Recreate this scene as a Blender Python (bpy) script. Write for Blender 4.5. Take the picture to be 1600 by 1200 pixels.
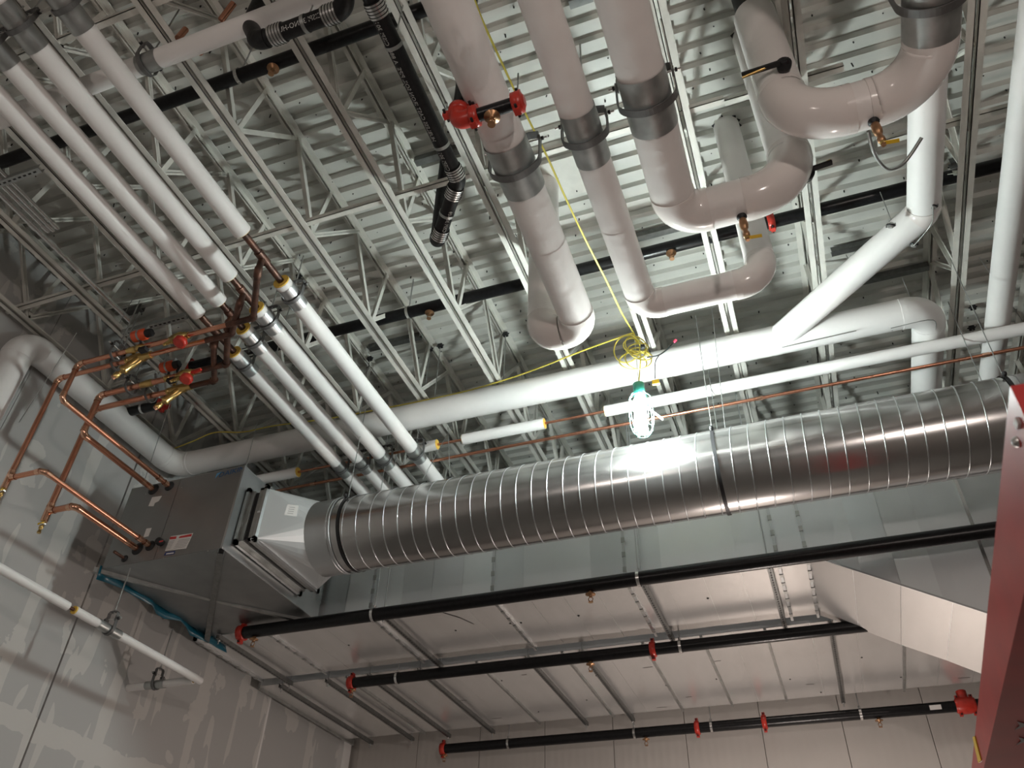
import bpy, bmesh, math, random
from mathutils import Vector, Matrix, Quaternion
random.seed(7)
for _o in list(bpy.data.objects): bpy.data.objects.remove(_o, do_unlink=True)
SC = bpy.context.scene; COL = SC.collection
PI = math.pi

# ------------------------------------------------------------------ camera
F = 1275.39
CM = Matrix(((0.9388, 0.3434, 0.0257), (-0.2012, 0.6078, -0.7682), (-0.2794, 0.7160, 0.6397)))
_r = Vector(CM[0]).normalized(); _f = Vector(CM[2]).normalized()
_d = _f.cross(_r).normalized(); _r = _d.cross(_f).normalized()
cam_data = bpy.data.cameras.new('camera'); cam = bpy.data.objects.new('camera', cam_data); COL.objects.link(cam)
cam_data.sensor_width = 36; cam_data.lens = 36 * F / 1600
cam_data.dof.use_dof = True; cam_data.dof.focus_distance = 6.0; cam_data.dof.aperture_fstop = 3.2
cam_data.clip_start = 0.05; cam_data.clip_end = 100
cam.matrix_world = Matrix((( _r.x, -_d.x, -_f.x, 0), (_r.y, -_d.y, -_f.y, 0), (_r.z, -_d.z, -_f.z, 0), (0, 0, 0, 1)))
SC.camera = cam

# ------------------------------------------------------------------ world, exposure
W = bpy.data.worlds.new('world'); SC.world = W; W.use_nodes = True
W.node_tree.nodes['Background'].inputs[0].default_value = (0.9, 0.85, 0.8, 1)
W.node_tree.nodes['Background'].inputs[1].default_value = 0.03
SC.view_settings.view_transform = 'Standard'; SC.view_settings.look = 'None'
SC.view_settings.exposure = 0.0; SC.view_settings.gamma = 1.0
SC.view_settings.use_curve_mapping = False
LAMP_STRENGTH = 640.0          # the work light in view
WARM = (1.0, 0.86, 0.78)       # colour of the unseen work lights added for warm fill
WARM_POWER = 235.0

# ------------------------------------------------------------------ pixel -> place helpers (distance always given by a real plane)
def ray(px, py):
    return _r * ((px - 800) / F) + _d * ((py - 600) / F) + _f
def Zp(px, py, z): v = ray(px, py); return v * (z / v.z)
def Yp(px, py, y): v = ray(px, py); return v * (y / v.y)
def Xp(px, py, x): v = ray(px, py); return v * (x / v.x)
V = Vector
ORD = ['first', 'second', 'third', 'fourth', 'fifth', 'sixth', 'seventh', 'eighth', 'ninth', 'tenth', 'eleventh',
       'twelfth', 'thirteenth', 'fourteenth', 'fifteenth', 'sixteenth', 'seventeenth']

# ------------------------------------------------------------------ materials
MATS = {}
def mat(name, col, rough=0.5, metal=0.0, var=0.0, vscale=6.0, bump=0.0, bscale=20.0, rvar=0.0, stretch=None, col2=None, spec=None):
    m = bpy.data.materials.new(name); m.use_nodes = True; MATS[name] = m
    nt = m.node_tree; b = nt.nodes['Principled BSDF']; L = nt.links.new
    b.inputs['Base Color'].default_value = (*col, 1); b.inputs['Roughness'].default_value = rough; b.inputs['Metallic'].default_value = metal
    if spec is not None: b.inputs['Specular IOR Level'].default_value = spec
    tc = nt.nodes.new('ShaderNodeTexCoord'); mp = nt.nodes.new('ShaderNodeMapping')
    L(tc.outputs['Object'], mp.inputs['Vector'])
    if stretch: mp.inputs['Scale'].default_value = stretch
    if var or col2:
        n = nt.nodes.new('ShaderNodeTexNoise'); n.inputs['Scale'].default_value = vscale; n.inputs['Detail'].default_value = 5
        L(mp.outputs[0], n.inputs['Vector'])
        r = nt.nodes.new('ShaderNodeValToRGB'); r.color_ramp.elements[0].position = .32; r.color_ramp.elements[1].position = .68
        a = col2 if col2 else tuple(c * (1 - var) for c in col)
        c2 = col if col2 else tuple(min(1, c * (1 + var)) for c in col)
        r.color_ramp.elements[0].color = (*a, 1); r.color_ramp.elements[1].color = (*c2, 1)
        L(n.outputs['Fac'], r.inputs['Fac']); L(r.outputs['Color'], b.inputs['Base Color'])
    if rvar:
        n2 = nt.nodes.new('ShaderNodeTexNoise'); n2.inputs['Scale'].default_value = vscale * 1.7
        L(mp.outputs[0], n2.inputs['Vector'])
        mr = nt.nodes.new('ShaderNodeMapRange'); mr.inputs['To Min'].default_value = max(.02, rough - rvar); mr.inputs['To Max'].default_value = rough + rvar
        mr.inputs['From Min'].default_value = .3; mr.inputs['From Max'].default_value = .7
        L(n2.outputs['Fac'], mr.inputs['Value']); L(mr.outputs[0], b.inputs['Roughness'])
    if bump:
        n3 = nt.nodes.new('ShaderNodeTexNoise'); n3.inputs['Scale'].default_value = bscale; n3.inputs['Detail'].default_value = 3
        L(mp.outputs[0], n3.inputs['Vector'])
        bp = nt.nodes.new('ShaderNodeBump'); bp.inputs['Strength'].default_value = bump; bp.inputs['Distance'].default_value = .01
        L(n3.outputs['Fac'], bp.inputs['Height']); L(bp.outputs[0], b.inputs['Normal'])
    return m
mat('deck_paint', (.60, .60, .56), .42, 0, .06, 3)
mat('joist_paint', (.66, .65, .60), .5, 0, .07, 8, .1, 60)
mat('jacket', (.80, .765, .745), .40, 0, .03, 5, .45, 9)
mat('asj', (.78, .765, .75), .55, 0, .025, 4, .12, 14)
mat('pvc', (.80, .75, .725), .16, 0, .02, 4, .05, 10)
mat('galv', (.56, .58, .59), .34, .92, .05, 4, 0, 20, .03)
mat('galv_duct', (.80, .83, .845), .40, .62, .025, 2)
mat('galv_duct_pale', (.88, .92, .93), .44, .55, .02, 2)
mat('galv_duct_dull', (.70, .73, .745), .36, .7, .025, 2)
COILS = ['galv_duct', 'galv_duct_pale', 'galv_duct_dull']
mat('galv_bottom', (.76, .755, .745), .24, .60, .03, 2, 0, 6, .0, (3, .6, 1))
mat('galv_old', (.42, .43, .42), .42, .85, .15, 9, 0, 20, .08)
mat('galv_spiral', (.52, .515, .51), .21, .95, .04, 2, 0, 5, .03, (.4, 2, 2))
mat('ahu_steel', (.30, .30, .295), .45, .75, .06, 3, 0, 20, .05)
mat('ahu_bottom', (.25, .26, .26), .38, .8, .08, 3, 0, 20, .06)
mat('strut_steel', (.20, .205, .20), .45, .8, .15, 20)
mat('black_pipe', (.008, .008, .009), .30, 0, .3, 30, .1, 60, 0, None, None, .3)
mat('cast_iron', (.010, .010, .011), .5, 0, .3, 20, .2, 60, 0, None, None, .3)
mat('band_steel', (.72, .72, .71), .25, .95, .05, 20)
mat('copper', (.70, .33, .215), .27, .95, .05, 3)
mat('copper_joint', (.88, .52, .36), .2, .98, .1, 30)
mat('copper_dark', (.16, .075, .05), .45, .6, .5, 10, 0, 20, .1, None, (.05, .03, .025))
mat('brass', (.62, .43, .16), .28, .95, .12, 20)
mat('bronze', (.42, .24, .13), .4, .85, .2, 20)
mat('red_paint', (.50, .035, .022), .35, 0, .12, 25)
mat('red_lift', (.42, .022, .022), .34, 0, .1, 6)
mat('orange', (.75, .10, .03), .4)
mat('insulation', (.80, .52, .09), .9, 0, .12, 60, .4, 120)
mat('rubber', (.012, .012, .013), .6)
mat('dark_clamp', (.03, .03, .032), .45, .5)
mat('yellow_cord', (.72, .60, .10), .5)
mat('yellow', (.85, .55, .03), .4)
mat('white_plastic', (.85, .85, .83), .4)
mat('sticker', (.82, .80, .78), .6)
mat('sticker_red', (.62, .05, .05), .6)
mat('sticker_blue', (.02, .05, .22), .6)
mat('sticker_grey', (.40, .38, .38), .7)
mat('logo_light', (.14, .42, .72), .5)
mat('logo_dark', (.02, .13, .33), .5)
mat('teal_film', (.005, .11, .17), .3, 0, .2, 6, .3, 12)
mat('green_plastic', (.03, .28, .22), .4)
mat('cage_wire', (.10, .48, .40), .4)
mat('concrete', (.16, .15, .14), .7, 0, .1, 2, .1, 30)
mat('print_white', (.55, .55, .53), .7)
mat('pink_tip', (.8, .06, .12), .4)
mat('clevis_steel', (.16, .16, .158), .5, .6, .1, 20)
mat('stain', (.05, .04, .04), .5, .3)

def drywall():
    m = bpy.data.materials.new('drywall'); m.use_nodes = True; MATS['drywall'] = m
    nt = m.node_tree; b = nt.nodes['Principled BSDF']; L = nt.links.new; N = nt.nodes.new
    b.inputs['Roughness'].default_value = .75
    tc = N('ShaderNodeTexCoord'); sep = N('ShaderNodeSeparateXYZ'); L(tc.outputs['Object'], sep.inputs[0])
    def noise(sy, sz, det=4, seed=0):
        mp = N('ShaderNodeMapping'); mp.inputs['Scale'].default_value = (1, sy, sz); mp.inputs['Location'].default_value = (seed, seed * 1.7, seed * 2.3)
        L(tc.outputs['Object'], mp.inputs['Vector'])
        n = N('ShaderNodeTexNoise'); n.inputs['Scale'].default_value = 1; n.inputs['Detail'].default_value = det; L(mp.outputs[0], n.inputs['Vector']); return n.outputs['Fac']
    def ma(op, a, c):
        n = N('ShaderNodeMath'); n.operation = op
        for i, v in enumerate((a, c)):
            if isinstance(v, (int, float)): n.inputs[i].default_value = v
            else: L(v, n.inputs[i])
        return n.outputs[0]
    wob = ma('MULTIPLY', ma('SUBTRACT', noise(3, 1.6, 5, 4), .5), .22)
    yy = ma('ADD', sep.outputs['Y'], wob)
    # taped board joints every 0.61 m
    fr = ma('ABSOLUTE', ma('SUBTRACT', ma('FRACT', ma('DIVIDE', ma('ADD', yy, 1.17), 1.22), 0), .5), 0)
    joint = ma('GREATER_THAN', fr, .445)
    hor = ma('ABSOLUTE', ma('SUBTRACT', ma('ADD', sep.outputs['Z'], wob), 2.12), 0)
    hjoint = ma('LESS_THAN', hor, .09)
    # screw smears: long vertical strokes
    st = ma('GREATER_THAN', noise(6.5, 1.1, 1.5, 9), .63)
    pat = ma('GREATER_THAN', noise(2.2, 2.0, 5, 2), .62)
    mask = ma('MAXIMUM', ma('MAXIMUM', joint, hjoint), ma('MAXIMUM', st, pat))
    mix = N('ShaderNodeMix'); mix.data_type = 'RGBA'
    mix.inputs['A'].default_value = (.46, .455, .445, 1); mix.inputs['B'].default_value = (.62, .60, .57, 1)
    L(ma('MULTIPLY', mask, .75), mix.inputs['Factor']); L(mix.outputs['Result'], b.inputs['Base Color'])
drywall()

def wall_metal():
    m = mat('panel_metal', (.56, .53, .50), .42, .15, .03, 2, 0, 20, .03)
    nt = m.node_tree; b = nt.nodes['Principled BSDF']; L = nt.links.new; N = nt.nodes.new
    tc = N('ShaderNodeTexCoord'); w = N('ShaderNodeTexWave'); w.wave_type = 'BANDS'; w.bands_direction = 'X'
    w.inputs['Scale'].default_value = 3.2; w.inputs['Distortion'].default_value = 0
    L(tc.outputs['Object'], w.inputs['Vector'])
    bp = N('ShaderNodeBump'); bp.inputs['Strength'].default_value = .25; bp.inputs['Distance'].default_value = .004
    L(w.outputs['Fac'], bp.inputs['Height']); L(bp.outputs[0], b.inputs['Normal'])
wall_metal()

def emis(name, col, s):
    m = bpy.data.materials.new(name); m.use_nodes = True; MATS[name] = m
    b = m.node_tree.nodes['Principled BSDF']; b.inputs['Base Color'].default_value = (.9, .9, .9, 1)
    b.inputs['Emission Color'].default_value = (*col, 1); b.inputs['Emission Strength'].default_value = s
emis('led_white', (.90, 1.0, .97), LAMP_STRENGTH)
emis('led_warm', WARM, 60.0)

# ------------------------------------------------------------------ mesh builder
def perp(d):
    a = V((0, 0, 1)) if abs(d.z) < .9 else V((1, 0, 0))
    u = d.cross(a).normalized(); return u, d.cross(u).normalized()
def fillet(path, R, n=8, lim=.499):
    P = [V(p) for p in path]; out = [P[0]]
    for i in range(1, len(P) - 1):
        a = (P[i - 1] - P[i]); c = (P[i + 1] - P[i]); la, lc = a.length, c.length; a.normalize(); c.normalize()
        ang = a.angle(c)
        if ang > PI - .03: out.append(P[i]); continue
        t = min(R / math.tan(ang / 2), la * lim, lc * lim); rr = t * math.tan(ang / 2)
        bis = (a + c).normalized(); ctr = P[i] + bis * (rr / math.sin(ang / 2))
        s = P[i] + a * t - ctr; e = P[i] + c * t - ctr; tot = s.angle(e); ax = s.cross(e).normalized()
        for k in range(n + 1): out.append(ctr + Quaternion(ax, tot * k / n) @ s)
    out.append(P[-1]); return out
class MB:
    def __init__(s): s.v = []; s.f = []; s.sm = []
    def add(s, vs, fs, smooth=False):
        o = len(s.v); s.v += [tuple(v) for v in vs]; s.f += [tuple(i + o for i in f) for f in fs]; s.sm += [smooth] * len(fs); return s
    def box(s, lo, hi):
        x0, y0, z0 = lo; x1, y1, z1 = hi
        vs = [(x0, y0, z0), (x1, y0, z0), (x1, y1, z0), (x0, y1, z0), (x0, y0, z1), (x1, y0, z1), (x1, y1, z1), (x0, y1, z1)]
        return s.add(vs, [(3, 2, 1, 0), (4, 5, 6, 7), (0, 1, 5, 4), (1, 2, 6, 5), (2, 3, 7, 6), (3, 0, 4, 7)])
    def bar(s, a, b, w, h, up=(0, 0, 1)):
        a, b = V(a), V(b); d = (b - a).normalized(); up = V(up)
        if abs(d.dot(up)) > .98: up = V((0, 1, 0)) if abs(d.y) < .9 else V((1, 0, 0))
        sd = d.cross(up).normalized() * (w / 2); u = sd.cross(d).normalized() * (h / 2)
        vs = [a - sd - u, a + sd - u, a + sd + u, a - sd + u, b - sd - u, b + sd - u, b + sd + u, b - sd + u]
        return s.add(vs, [(3, 2, 1, 0), (4, 5, 6, 7), (0, 1, 5, 4), (1, 2, 6, 5), (2, 3, 7, 6), (3, 0, 4, 7)])
    def tube(s, path, r, n=20, cap=True):
        P = [V(p) for p in path]; Q = [P[0]]
        for p in P[1:]:
            if (p - Q[-1]).length > 1e-5: Q.append(p)
        P = Q; N = len(P); rs = r if isinstance(r, (list, tuple)) else [r] * N
        T = [(P[min(i + 1, N - 1)] - P[max(i - 1, 0)]).normalized() for i in range(N)]
        u, _ = perp(T[0]); vs = []; fs = []
        for i in range(N):
            if i:
                q = T[i - 1].rotation_difference(T[i]); u = q @ u
            u = (u - T[i] * u.dot(T[i])).normalized(); w = T[i].cross(u)
            for k in range(n):
                a = 2 * PI * k / n; vs.append(P[i] + (u * math.cos(a) + w * math.sin(a)) * rs[i])
        for i in range(N - 1):
            for k in range(n):
                k2 = (k + 1) % n; fs.append((i * n + k, i * n + k2, (i + 1) * n + k2, (i + 1) * n + k))
        s.add(vs, fs, True)
        if cap:
            s.add(vs[:n], [tuple(range(n - 1, -1, -1))]); s.add(vs[-n:], [tuple(range(n))])
        return s
    def lathe(s, p, ax, prof, n=20, cap=True):      # prof: (distance along axis, radius)
        p, ax = V(p), V(ax).normalized(); u, w = perp(ax); vs = []; fs = []; m = len(prof)
        for d, r in prof:
            for k in range(n):
                a = 2 * PI * k / n; vs.append(p + ax * d + (u * math.cos(a) + w * math.sin(a)) * r)
        for i in range(m - 1):
            for k in range(n):
                k2 = (k + 1) % n; fs.append((i * n + k, (i + 1) * n + k, (i + 1) * n + k2, i * n + k2))
        s.add(vs, fs, m > 3)
        if cap: s.add(vs[:n], [tuple(range(n))]); s.add(vs[-n:], [tuple(range(n - 1, -1, -1))])
        return s
    def ring(s, p, ax, R, r, n=24, m=8):
        p, ax = V(p), V(ax).normalized(); u, w = perp(ax); vs = []; fs = []
        for i in range(n):
            a = 2 * PI * i / n; e = u * math.cos(a) + w * math.sin(a)
            for k in range(m):
                b = 2 * PI * k / m; vs.append(p + e * (R + r * math.cos(b)) + ax * (r * math.sin(b)))
        for i in range(n):
            for k in range(m):
                i2, k2 = (i + 1) % n, (k + 1) % m; fs.append((i * m + k, i2 * m + k, i2 * m + k2, i * m + k2))
        return s.add(vs, fs, True)
    def strap(s, pts, side, w, t):                   # flat band through pts, width w along side, thickness t
        P = [V(p) for p in pts]; side = V(side).normalized(); vs = []; fs = []; N = len(P)
        for i in range(N):
            d = (P[min(i + 1, N - 1)] - P[max(i - 1, 0)]).normalized(); nn = d.cross(side).normalized()
            for a, b in ((-1, -1), (1, -1), (1, 1), (-1, 1)): vs.append(P[i] + side * (a * w / 2) + nn * (b * t / 2))
        for i in range(N - 1):
            for k in range(4): k2 = (k + 1) % 4; fs.append((i * 4 + k, i * 4 + k2, i * 4 + 4 + k2, i * 4 + 4 + k))
        fs += [(3, 2, 1, 0), tuple(N * 4 - 4 + k for k in range(4))]
        return s.add(vs, fs)
    def poly(s, pts, nrm, t):                        # flat polygon extruded by t along nrm
        P = [V(p) for p in pts]; d = V(nrm).normalized() * t; n = len(P)
        s.add(P + [p + d for p in P], [tuple(range(n - 1, -1, -1)), tuple(range(n, 2 * n))] + [(k, (k + 1) % n, n + (k + 1) % n, n + k) for k in range(n)]); return s
    def build(s, name, m, parent=None, loc=None):
        me = bpy.data.meshes.new(name); me.from_pydata(s.v, [], s.f); me.update()
        me.polygons.foreach_set('use_smooth', s.sm)
        bm = bmesh.new(); bm.from_mesh(me); bmesh.ops.recalc_face_normals(bm, faces=bm.faces); bm.to_mesh(me); bm.free()
        me.materials.append(MATS[m]); o = bpy.data.objects.new(name, me); COL.objects.link(o)
        if parent is not None: attach(o, parent)
        return o
def wloc(o):
    v = V(o.location)
    while o.parent: o = o.parent; v = v + o.location
    return v
def attach(o, parent):      # meshes are built in room coordinates; parents are only shifted
    o.parent = parent; o.location = V(o.location) - wloc(parent)
def tag(o, label, cat, group=None):
    o['label'] = label; o['category'] = cat
    if group: o['group'] = group
    return o
def thing(name, label, cat, loc=(0, 0, 0), group=None):
    o = bpy.data.objects.new(name, None); COL.objects.link(o); o.location = loc; o.empty_display_size = .1
    return tag(o, label, cat, group)
def struct(o): o['kind'] = 'structure'; return o
def part(name, m, parent): return lambda mb: mb.build(name, m, parent)

def wire(path, r, n=8): return MB().tube(path, r, n)
def smooth_path(pts, k=8):
    P = [V(p) for p in pts]; out = []
    for i in range(len(P) - 1):
        p0 = P[max(i - 1, 0)]; p1 = P[i]; p2 = P[i + 1]; p3 = P[min(i + 2, len(P) - 1)]
        for j in range(k):
            t = j / k
            out.append(.5 * ((2 * p1) + (p2 - p0) * t + (2 * p0 - 5 * p1 + 4 * p2 - p3) * t * t + (3 * p1 - p0 - 3 * p2 + p3) * t ** 3))
    out.append(P[-1]); return out

# ------------------------------------------------------------------ main dimensions (metres, camera at the origin)
HB = 5.2            # underside of the bar joists
HD = 5.99           # underside of the roof deck
FLOOR = -1.6
XW = -6.42          # left drywall
YB = 10.75          # rear metal-panel wall
XR, YF = 11.0, -13.0

# ================================================================== SETTING
struct(MB().box((XW - 1, YF, FLOOR - .1), (XR, YB, FLOOR)).build('floor', 'concrete'))
def make_deck():
    pitch = .157; prof = [(0, 0), (.046, 0), (.062, .046), (.141, .046)]
    pts = []; y = -4.0
    while y < YB + .1:
        for dy, dz in prof: pts.append((y + dy, HD + dz))
        y += pitch
    vs = []; fs = []
    for (yy, zz) in pts: vs += [(XW - .8, yy, zz), (XR, yy, zz)]
    for i in range(len(pts) - 1): fs.append((2 * i, 2 * i + 1, 2 * i + 3, 2 * i + 2))
    m = MB(); m.add(vs, fs)
    m.box((XW - .8, YF, HD + .045), (XR, YB, HD + .09)); m.box((XW - .8, YF, HD), (XR, -3.99, HD + .05))
    o = struct(m.build('ceiling', 'deck_paint'))
    sc = MB(); y = -.3; row = 0
    while y < 9.0:                                   # roof screws poking through the deck flutes
        x = XW + .3 + (row % 3) * .1
        while x < 3.2:
            if random.random() < .8:
                xx = x + random.uniform(-.04, .04); yy = y + .10 + random.uniform(-.025, .03); L = random.uniform(.045, .075)
                a = random.uniform(-.012, .012)
                sc.tube([(xx, yy, HD + .047), (xx + a, yy + a, HD + .046 - L)], .006, 4)
            x += .30 if row % 2 else .42
        y += pitch; row += 1
    s = sc.build('deck_screws', 'rubber', o); s['kind'] = 'stuff'
make_deck()

# left wall: boards with an open vertical joint, then a recess near the rear
wl = struct(MB().box((XW - .9, YF, FLOOR), (XW - .14, YB, HD)).build('wall_left', 'drywall'))
for y0, y1 in ((YF, 3.9), (3.906, 5.415), (5.435, 8.57)):
    MB().box((XW - .14, y0, FLOOR), (XW, y1, HD)).build('drywall_board', 'drywall', wl)
MB().box((XW - .012, 8.565, FLOOR), (XW + .004, 8.60, HD)).build('corner_bead', 'asj', wl)
MB().box((XW - .14, 10.55, FLOOR), (XW - .06, YB, 3.6)).build('corner_trim', 'asj', wl)
# rear wall: upright metal panels
wb = struct(MB().box((XW - .9, YB + .05, FLOOR), (XR, YB + .2, HD)).build('wall_back', 'panel_metal'))
x = -6.35
while x < 4.6:
    MB().box((x + .004, YB, FLOOR), (x + .926, YB + .05, HD)).build('wall_panel', 'panel_metal', wb); x += .93
struct(MB().box((XR, YF, FLOOR), (XR + .1, YB, HD)).build('wall_right', 'drywall'))
struct(MB().box((XW - 1, YF - .1, FLOOR), (XR, YF, HD)).build('wall_front', 'drywall'))

# ------------------------------------------------------------------ bar joists
def angle_bar(x0, leg, z0, up, sgn, y0, y1, t=.006):
    m = MB(); xa, xb = sorted((x0, x0 + sgn * leg))
    m.box((xa, y0, z0 if up else z0 - t), (xb, y1, z0 + t if up else z0))
    xa, xb = sorted((x0, x0 + sgn * t)); m.box((xa, y0, z0 if up else z0 - leg), (xb, y1, z0 + leg if up else z0)); return m
JX = [-6.27, -5.50, -4.76, -4.0, -3.22, -2.41, -1.66, -.86, -.104, .697, 1.80, 2.7]
def joist(i, x):
    t = thing('steel_joist', 'white open-web steel roof joist, %s from the left wall' % ORD[i], 'joist', (x, 4, HB), 'roof joists')
    g = .010
    for sg in (-1, 1):
        angle_bar(x + sg * g, .05, HB, True, sg, -2.0, YB).build('bottom_chord', 'joist_paint', t)
        angle_bar(x + sg * g, .05, HD, False, sg, -2.0, YB).build('top_chord', 'joist_paint', t)
    y = .35 + (i % 2) * .12; P = 1.06; k = 0
    zb, zt = HB + .03, HD - .03
    while y < 8.2:
        for a, b, w in ((y, y - P * .45, .045), (y, y + P * .10, .04), (y, y + P * .55, .045)):
            m = MB(); sx = x + (.012 if k % 2 else -.012)
            m.bar((sx, a, zb), (sx, b, zt), w, .005, (0, 1, 0)); m.bar((sx + .02, a, zb), (sx + .02, b, zt), .005, .04, (0, 1, 0))
            m.build('web', 'joist_paint', t); k += 1
        y += P
for i, xx in enumerate(JX): joist(i, xx)
def bridging(y, x0, x1, label):
    m = MB(); m.box((x0, y, HB + .052), (x1, y + .045, HB + .057)); m.box((x0, y, HB + .052), (x1, y + .005, HB + .097))
    tag(m.build('bridging_angle', 'joist_paint'), label, 'angle bar', 'joist bridging')
bridging(3.40, XW, .2, 'long white bridging angle crossing the joists above the copper valves')
bridging(3.42, .2, 1.0, 'short white bridging angle behind the large pipe risers')
bridging(1.48, XW, -2.3, 'white bridging angle crossing joists at top left above wrapped pipes')
bridging(4.12, 1.2, 2.7, 'white bridging angle beside the far right joist')

# ================================================================== PIPE HELPERS
def straights(path, RR):
    """split a cornered path into straight pieces and bends"""
    P = [V(p) for p in path]; S = []; B = []; cur = P[0]
    for i in range(1, len(P) - 1):
        R = RR[min(i - 1, len(RR) - 1)] if isinstance(RR, (list, tuple)) else RR
        a = (P[i - 1] - P[i]); c = (P[i + 1] - P[i]); la, lc = a.length, c.length; a.normalize(); c.normalize(); ang = a.angle(c)
        t = min(R / math.tan(ang / 2), la * .49, lc * .49)
        S.append((cur, P[i] + a * t)); B.append(fillet([P[i] + a * t, P[i], P[i] + c * t], 1e3, 12, .9999)); cur = P[i] + c * t
    S.append((cur, P[-1])); return S, B
def insulated(t, path, r, R, ms='jacket', mb='pvc', n=28):
    S, B = straights(path, R)
    for a, b in S:
        if (b - a).length > .02:
            o = MB().tube([a, b], r, n).build('jacket', ms, t)
            L = (b - a).length; d = (b - a).normalized(); k = 1
            while k * .9 < L - .2:
                MB().tube([a + d * (k * .9 - .04), a + d * (k * .9 + .04)], r + .0012, n, False).build('joint_tape', ms, o); k += 1
    for i, b in enumerate(B):
        e = MB().tube(b, r * 1.03, n).build('elbow_cover', mb, t)
        for q, q2, sg in ((b[0], b[1], S[i]), (b[-1], b[-2], S[i + 1])):
            if (sg[1] - sg[0]).length < .06: continue
            d = (q2 - q).normalized(); MB().tube([q - d * .03, q + d * .015], r * 1.032, n).build('cover_lip', mb, e)
def shield(t, c, ax, r, L=.3, m='galv_old'):
    c, ax = V(c), V(ax)
    o = MB().tube([c - ax * L / 2, c + ax * L / 2], r + .004, 28, False).build('metal_shield', m, t); return o
def clevis(label, c, ax, r, ztop, w=.045, cat='pipe hanger', group='clevis hangers', rod=True, slack=1.55, m='clevis_steel'):
    """hanger in the plane across the pipe axis ax, pipe centre c"""
    c, ax = V(c), V(ax).normalized(); sd = ax.cross(V((0, 0, 1))).normalized(); up = V((0, 0, 1))
    t = thing('clevis_hanger', label, cat, c - up * (r + .012), group)
    rr = r + .008; wd = r + .03 if r > .08 else r + .014; pts = []
    top = r * slack
    pts.append(c + sd * wd + up * top)
    for k in range(21):
        a = PI * k / 20; q = rr + (wd - rr) * abs(math.cos(a)) ** 2
        pts.append(c + sd * (q * math.cos(a)) - up * (rr * math.sin(a)))
    pts.append(c - sd * wd + up * top)
    MB().strap(pts, ax, w, .007).build('strap', m, t)
    y = [c + sd * (wd - .008) + up * (top - .04), c + sd * (wd - .008) + up * (top + .035), c + sd * (wd * .6) + up * (top + .05), c - sd * (wd * .6) + up * (top + .05), c - sd * (wd - .008) + up * (top + .035), c - sd * (wd - .008) + up * (top - .04)]
    MB().strap(y, ax, w * 1.1, .006).build('yoke', m, t)
    b = MB().tube([c - sd * (wd + .045) + up * (top - .015), c + sd * (wd + .045) + up * (top - .015)], .007, 8).build('bolt', 'band_steel', t)
    for s in (-1, 1): MB().lathe(c + sd * s * (wd + .008) + up * (top - .015), sd * s, [(0, .014), (.014, .014)], 6).build('nut', 'dark_clamp', b)
    if rod:
        o = MB().tube([c + up * (top + .03), V((c.x, c.y, ztop))], .006, 8).build('rod', 'galv_old', t)
        MB().lathe(c + up * (top + .06), (0, 0, 1), [(0, .013), (.012, .013)], 6).build('nut', 'galv_old', o)
    return t

# ================================================================== FOUR LARGE INSULATED PIPES
ZP = 4.16
def drain_valve(t, p, lever):
    p = V(p); d = V((.02, .10, -1)).normalized()
    v = MB().lathe(p, d, [(0, .03), (.012, .032), (.02, .016), (.03, .018)], 14).build('black_plug', 'rubber', t)
    v = MB().lathe(p + d * .02, d, [(0, .014), (.015, .024), (.06, .027), (.085, .022), (.09, .016), (.12, .016), (.125, .021), (.15, .021), (.155, .012), (.185, .012)], 16).build('drain_valve', 'bronze', t)
    q = p + d * .185
    MB().strap([q, q + V(lever) * .3, q + V(lever)], V((0, 1, 0)), .022, .006).build('lever_handle', 'yellow', v)
    MB().lathe(q - d * .02, d, [(0, .015), (.03, .015)], 8).build('hose_end', 'brass', v)
P1 = thing('insulated_pipe', 'large white wrapped pipe making a tight U-bend, left of the big four', 'pipe', (-1.13, 3, ZP), 'large wrapped pipes')
insulated(P1, [(-1.03, -2, ZP), (-1.112, 4.21, ZP), (-1.40, 4.21, ZP), (-1.40, 4.21, HD + .03)], .126, .138)
shield(P1, (-1.092, 2.72, ZP), (0, 1, 0), .127, .36)
P2 = thing('insulated_pipe', 'slimmest of the large white wrapped pipes, with one long low crosspiece', 'pipe', (-.65, 3, ZP), 'large wrapped pipes')
insulated(P2, [(-.655, -2, ZP), (-.63, 4.14, ZP), (.205, 4.14, ZP), (.205, 4.14, HD + .03)], .103, [.12, .17])
shield(P2, (-.635, 2.66, ZP), (0, 1, 0), .103, .36)
P3 = thing('insulated_pipe', 'large white wrapped pipe whose crosspiece carries a yellow-handled drain valve, in the middle', 'pipe', (-.25, 3, ZP), 'large wrapped pipes')
insulated(P3, [(-.235, -2, ZP), (-.245, 3.43, ZP), (.495, 3.43, ZP), (.495, 3.43, HD + .03)], .133, [.17, .30])
shield(P3, (-.243, 2.55, ZP), (0, 1, 0), .133, .36)
drain_valve(P3, (.13, 3.44, ZP - .133), (.085, .02, .012))
P4 = thing('insulated_pipe', 'large white wrapped pipe curving across the top right corner, nearest the light', 'pipe', (1.25, 2.8, ZP), 'large wrapped pipes')
insulated(P4, [(1.225, -2, ZP), (1.222, 2.99, ZP), (.495, 2.99, ZP), (.495, 2.99, 5.45)], .136, [.29, .30])
shield(P4, (1.222, 2.52, ZP), (0, 1, 0), .136, .30)
drain_valve(P4, (.90, 3.01, ZP - .136), (.085, .02, .012))
MB().tube([(.495, 2.99, 5.40), (.495, 2.99, HD + .03)], .11, 24).build('bare_riser', 'rubber', P4)
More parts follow.
